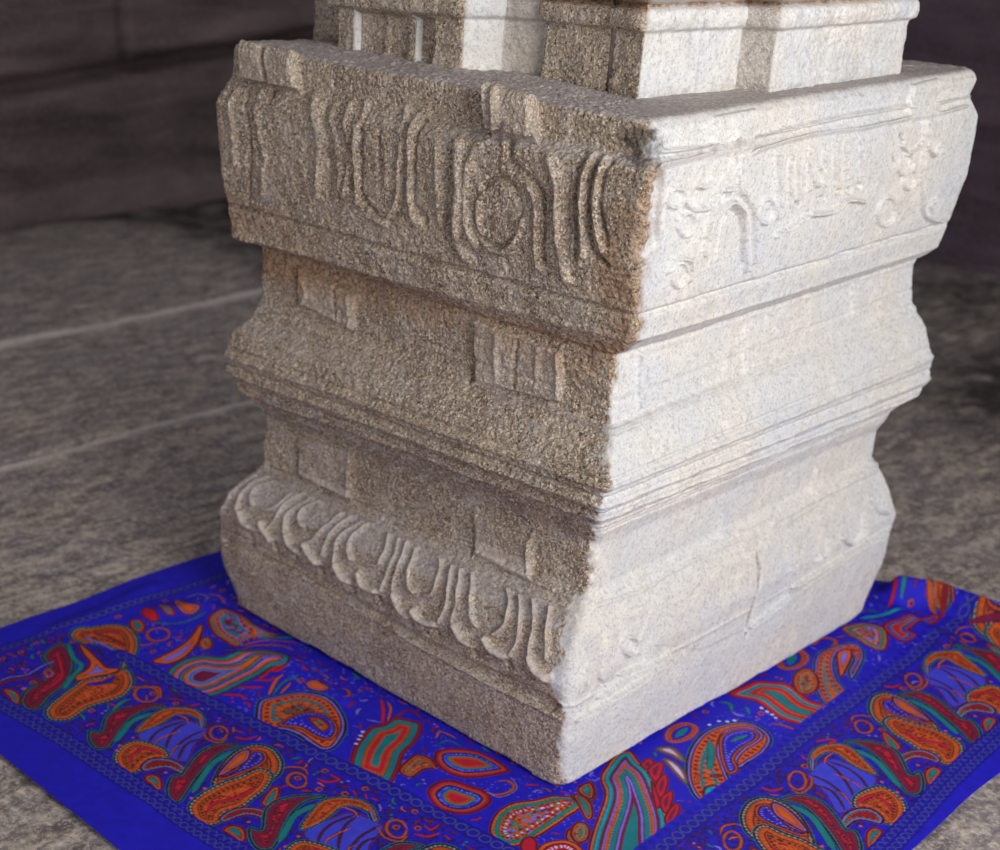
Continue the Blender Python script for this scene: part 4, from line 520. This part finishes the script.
# small filler sprigs in whatever ground is still open
rg = np.random.default_rng(11); cols_ = ['orange2', 'redd', 'teal', 'lav', 'red', 'orange', 'burg']
for q_ in range(9000):
    x = rg.uniform(-.57, .86); y = rg.uniform(-1.0, .72); an = rg.uniform(0, 6.28); band = (y < y_in(x)) or (x > x_in(y))
    if (x < .36 and y > -.42) or y < y_out(x) + .022 or x > x_out(y) - .022 or abs(y - y_in(x)) < .02 and x < .62 or abs(x - x_in(y)) < .03 and y > -.75: continue
    Lh = rg.uniform(.010, .018) if band else rg.uniform(.012, .024); r0 = .0065 if band else .012
    i, j = int((x - xs[0]) / .0014), int((y - ys[0]) / .0014); k_ = int(r0 / .0014)
    if np.abs(C[j - k_:j + k_, i - k_:i + k_] - PAL['blue']).max() > 1e-6: continue
    bend = rg.uniform(-.8, .8); P = [(x + math.cos(an + bend * t) * Lh * t, y + math.sin(an + bend * t) * Lh * t) for t in (-.5, -.15, .2, .5)]
    P = [(px_ * 1000, py_ * 1000) for px_, py_ in P]
    kind_ = rg.integers(0, 5)
    if kind_ < 3: draw(('s', P, rg.uniform(2.6, 4.6), cols_[rg.integers(0, 7)]), ident)
    elif kind_ == 3: draw(('d', [P[0], P[2]], 4.2, cols_[rg.integers(0, 7)]), ident)
    else: draw(('s', [(x * 1000 + math.cos(t) * 5, y * 1000 + math.sin(t) * 5) for t in np.linspace(0, 6.28, 9)], 2.2, 'orange2'), ident)
bandm = ((Y < y_in(X)) & (Y > y_out(X)) & (X > -.57) & (X < x_out(Y))) | ((X > x_in(Y)) & (X < x_out(Y)) & (Y > y_out(X)))
open_ = np.abs(C - PAL['blue']).max(-1) < 1e-6
mot = noise(P3, .0045, 600)
C[open_ & bandm & (mot > .12)] = lin((36, 26, 118)); C[open_ & bandm & (mot > .50)] = lin((74, 34, 92))
C[open_ & ~bandm & (noise(P3, .05, 610) > .15) & (noise(P3, .004, 611) > .62) & (X > -.5) & (Y > -.8) & (X < .6)] = lin((96, 92, 220))
# tiny white stippling on the open blue ground, slight unevenness of the dye
C *= (1 + .10 * noise(P3, .012, 200))[..., None]
# the lie of the cloth
def ridge(pts, r, h, f=1.0):
    d, run, L = seg_dist(X, Y, pts); return h * np.exp(-(d / r) ** 2)
Z = .004 + .0035 * np.clip(fbm(P3, .22, 2, 210) + .2, 0, 1)
dx_ = np.maximum(np.abs(X) - .46, 0); dy_ = np.maximum(np.abs(Y) - .50, 0); near = np.hypot(dx_, dy_)
for pts, r, h in FOLDS: Z = Z + ridge(pts, r, h)
Z = Z * smooth01(.15 + near / .06) + .002
Z = np.maximum(Z, .002)
XX = X + .006 * noise(P3, .25, 220) + .004 * noise(P3, .12, 221); YY = Y + .006 * noise(P3, .22, 222) + .004 * noise(P3, .11, 223)
# the far right corner is folded over on itself
keep = ~((X < .36) & (X > -.40) & (Y > -.42)) & ~((X <= -.40) & (Y > -.02)) & (Y < FAR_EDGE(X))
ny, nx = X.shape
idx = np.arange(ny * nx).reshape(ny, nx)
kq = keep[:-1, :-1] & keep[1:, :-1] & keep[:-1, 1:] & keep[1:, 1:]
Q = np.stack([idx[:-1, :-1][kq], idx[:-1, 1:][kq], idx[1:, 1:][kq], idx[1:, :-1][kq]], 1)
used, inv = np.unique(Q, return_inverse=True); Q = inv.reshape(-1, 4)
V = np.stack([XX.ravel()[used], YY.ravel()[used], Z.ravel()[used]], 1)
cloth = mesh_obj('paisley_scarf', V, Q, M_CL, colors=C.reshape(-1, 3)[used])
tag(cloth, 'bright blue paisley printed cloth spread under the stone pillar', 'cloth'); cloth['kind'] = 'thing'
sm = cloth.modifiers.new('thickness', 'SOLIDIFY'); sm.thickness = .0012; sm.offset = -1

# ------------------------------------------------------------------ floor, walls, ceiling
gx = np.concatenate([np.arange(-3.98, -2.6, .03), np.arange(-2.6, 2.2, .011), np.arange(2.2, 4.6, .06)]); gy = np.concatenate([np.arange(-4.0, -2.0, .06), np.arange(-2.0, 2.4, .011), np.arange(2.4, 5.0, .03)])
FX, FY = np.meshgrid(gx, gy); P = np.stack([FX, FY, FX * 0], -1)
wob = .012 * fbm(P, .3, 2, 300)
jt = np.exp(-(((FX + 1.445 + wob) / .020)) ** 2) * .75 + np.exp(-(((FX + 2.385 + wob) / .022)) ** 2)
cut = np.exp(-(((FX + 1.475 + wob) / .012)) ** 2) + np.exp(-(((FX + 2.350 + wob) / .014)) ** 2)
joint_x2 = np.exp(-(((FX - 1.9 + wob) / .012)) ** 2)
FZ = -.004 + .0030 * fbm(P, .028, 3, 310) + .004 * fbm(P, .5, 2, 320) + .004 * jt - .010 * cut - .01 * joint_x2
under = smooth01((np.maximum(np.abs(FX) - 1.0, np.abs(FY) - 1.25)) / .2); FZ = FZ * under + (1 - under) * (np.minimum(FZ, .0) * .5 - .002)
FZ += FLOOR_BUMP(FX, FY, P)
nr, nc = FX.shape; a = np.arange(nr - 1)[:, None] * nc + np.arange(nc - 1)[None, :]
fl_o = mesh_obj('floor', np.stack([FX, FY, FZ], -1).reshape(-1, 3), np.stack([a, a + 1, a + nc + 1, a + nc], -1).reshape(-1, 4), M_FL, attrs=dict(mortar=np.clip(jt * .95, 0, 1), floor_dark=np.clip(FLOOR_DARK(FX, FY) * (1 + .6 * fbm(P, .12, 3, 350)), 0, .9)))
structure(fl_o)
def wall_grid(name, p0, p1, z0, z1, fn, mat, step=.025):
    L = math.dist(p0, p1); nu = int(L / step); nv = int((z1 - z0) / step)
    u, v = np.meshgrid(np.linspace(0, L, nu), np.linspace(z0, z1, nv)); dx, dy = (p1[0] - p0[0]) / L, (p1[1] - p0[1]) / L
    off_ = fn(u, v); nx_, ny_ = dy, -dx
    Vv = np.stack([p0[0] + dx * u + nx_ * off_, p0[1] + dy * u + ny_ * off_, v], -1)
    a = np.arange(nv - 1)[:, None] * nu + np.arange(nu - 1)[None, :]
    return structure(mesh_obj(name, Vv.reshape(-1, 3), np.stack([a, a + 1, a + nu + 1, a + nu], -1).reshape(-1, 4), mat))
def wl(u, v):    # u = y + 4
    P = np.stack([u, v, u * 0], -1); o_ = .02 * fbm(P, .4, 3, 400)
    line = .56 + .055 * (u - 5.09) / .72
    o_ += .05 * smooth01((v - line) / .03)                       # upper course stands proud
    o_ -= .09 * np.exp(-((v - line + .02) / .03) ** 2)
    o_ -= .05 * np.exp(-((u - 5.73) / .02) ** 2) * (v > line)
    o_ -= .05 * np.exp(-((u - 7.9) / .02) ** 2) * (v > line) + .05 * np.exp(-((u - 3.1) / .02) ** 2) * (v > line)
    l2 = .235; o_ += .05 * (1 - smooth01((v - l2 + .03 * fbm(P, .3, 2, 410)) / .05)); l3 = .95; o_ -= .05 * np.exp(-((v - l3) / .02) ** 2)
    o_ += .10 * np.exp(-(v / .08) ** 2)
    return o_
wall_grid('wall_left', (-3.98, -4.0), (-3.98, 5.0), -.05, 3.2, wl, M_WL)
def wb(u, v):
    P = np.stack([u, v, u * 0 + 3], -1); return .03 * fbm(P, .4, 3, 430) + .08 * np.exp(-(v / .12) ** 2) - .05 * np.exp(-((v - .5) / .02) ** 2)
wall_grid('wall_back', (-4.0, BACK_Y), (4.6, BACK_Y), -.05, 3.2, wb, M_WB)
def box(name, a, b, mat):
    v = [(x, y, z) for x in (a[0], b[0]) for y in (a[1], b[1]) for z in (a[2], b[2])]
    return structure(mesh_obj(name, v, [(0, 1, 3, 2), (4, 6, 7, 5), (0, 4, 5, 1), (2, 3, 7, 6), (0, 2, 6, 4), (1, 5, 7, 3)], mat, smooth=False))
box('ceiling', (-4.2, -4.2, 3.2), (4.8, 5.2, 3.4), M_CE)

# ------------------------------------------------------------------ light and camera
def area(name, loc, target, sx, sy, power, colr, spread=180):
    l = bpy.data.lights.new(name, 'AREA'); l.shape = 'RECTANGLE'; l.size = sx; l.size_y = sy; l.energy = power; l.color = colr; l.spread = math.radians(spread)
    o = bpy.data.objects.new(name, l); COL.objects.link(o); o.location = loc
    from mathutils import Vector
    o.rotation_euler = (Vector(target) - Vector(loc)).to_track_quat('-Z', 'Y').to_euler(); return o
LIGHTS(area)
w = bpy.data.worlds.new('daylight'); sc.world = w; w.use_nodes = True
w.node_tree.nodes['Background'].inputs[0].default_value = (*WORLD[0], 1); w.node_tree.nodes['Background'].inputs[1].default_value = WORLD[1]
from mathutils import Matrix
cam = bpy.data.cameras.new('camera'); co_ = bpy.data.objects.new('camera', cam); COL.objects.link(co_)
R_ = (0.679633, 0.733368, 0.016439); U_ = (-0.353126, 0.307445, 0.883617); W_ = (-0.642962, 0.60634, -0.467922)
Pc = (1.587451, -2.09483, 1.325077)
co_.matrix_world = Matrix(((R_[0], U_[0], -W_[0], Pc[0]), (R_[1], U_[1], -W_[1], Pc[1]), (R_[2], U_[2], -W_[2], Pc[2]), (0, 0, 0, 1)))
cam.sensor_width = 36; cam.sensor_fit = 'HORIZONTAL'; cam.lens = 1391.417 * .036; cam.shift_x = .1569961; cam.shift_y = .1997675
cam.dof.use_dof = True; cam.dof.focus_distance = 2.02; cam.dof.aperture_fstop = cam.lens / 14.0; cam.clip_end = 100
sc.camera = co_
sc.view_settings.view_transform = 'Standard'; sc.view_settings.look = 'None'; sc.view_settings.gamma = 1; sc.view_settings.exposure = EXPO
sc.view_settings.use_curve_mapping = False
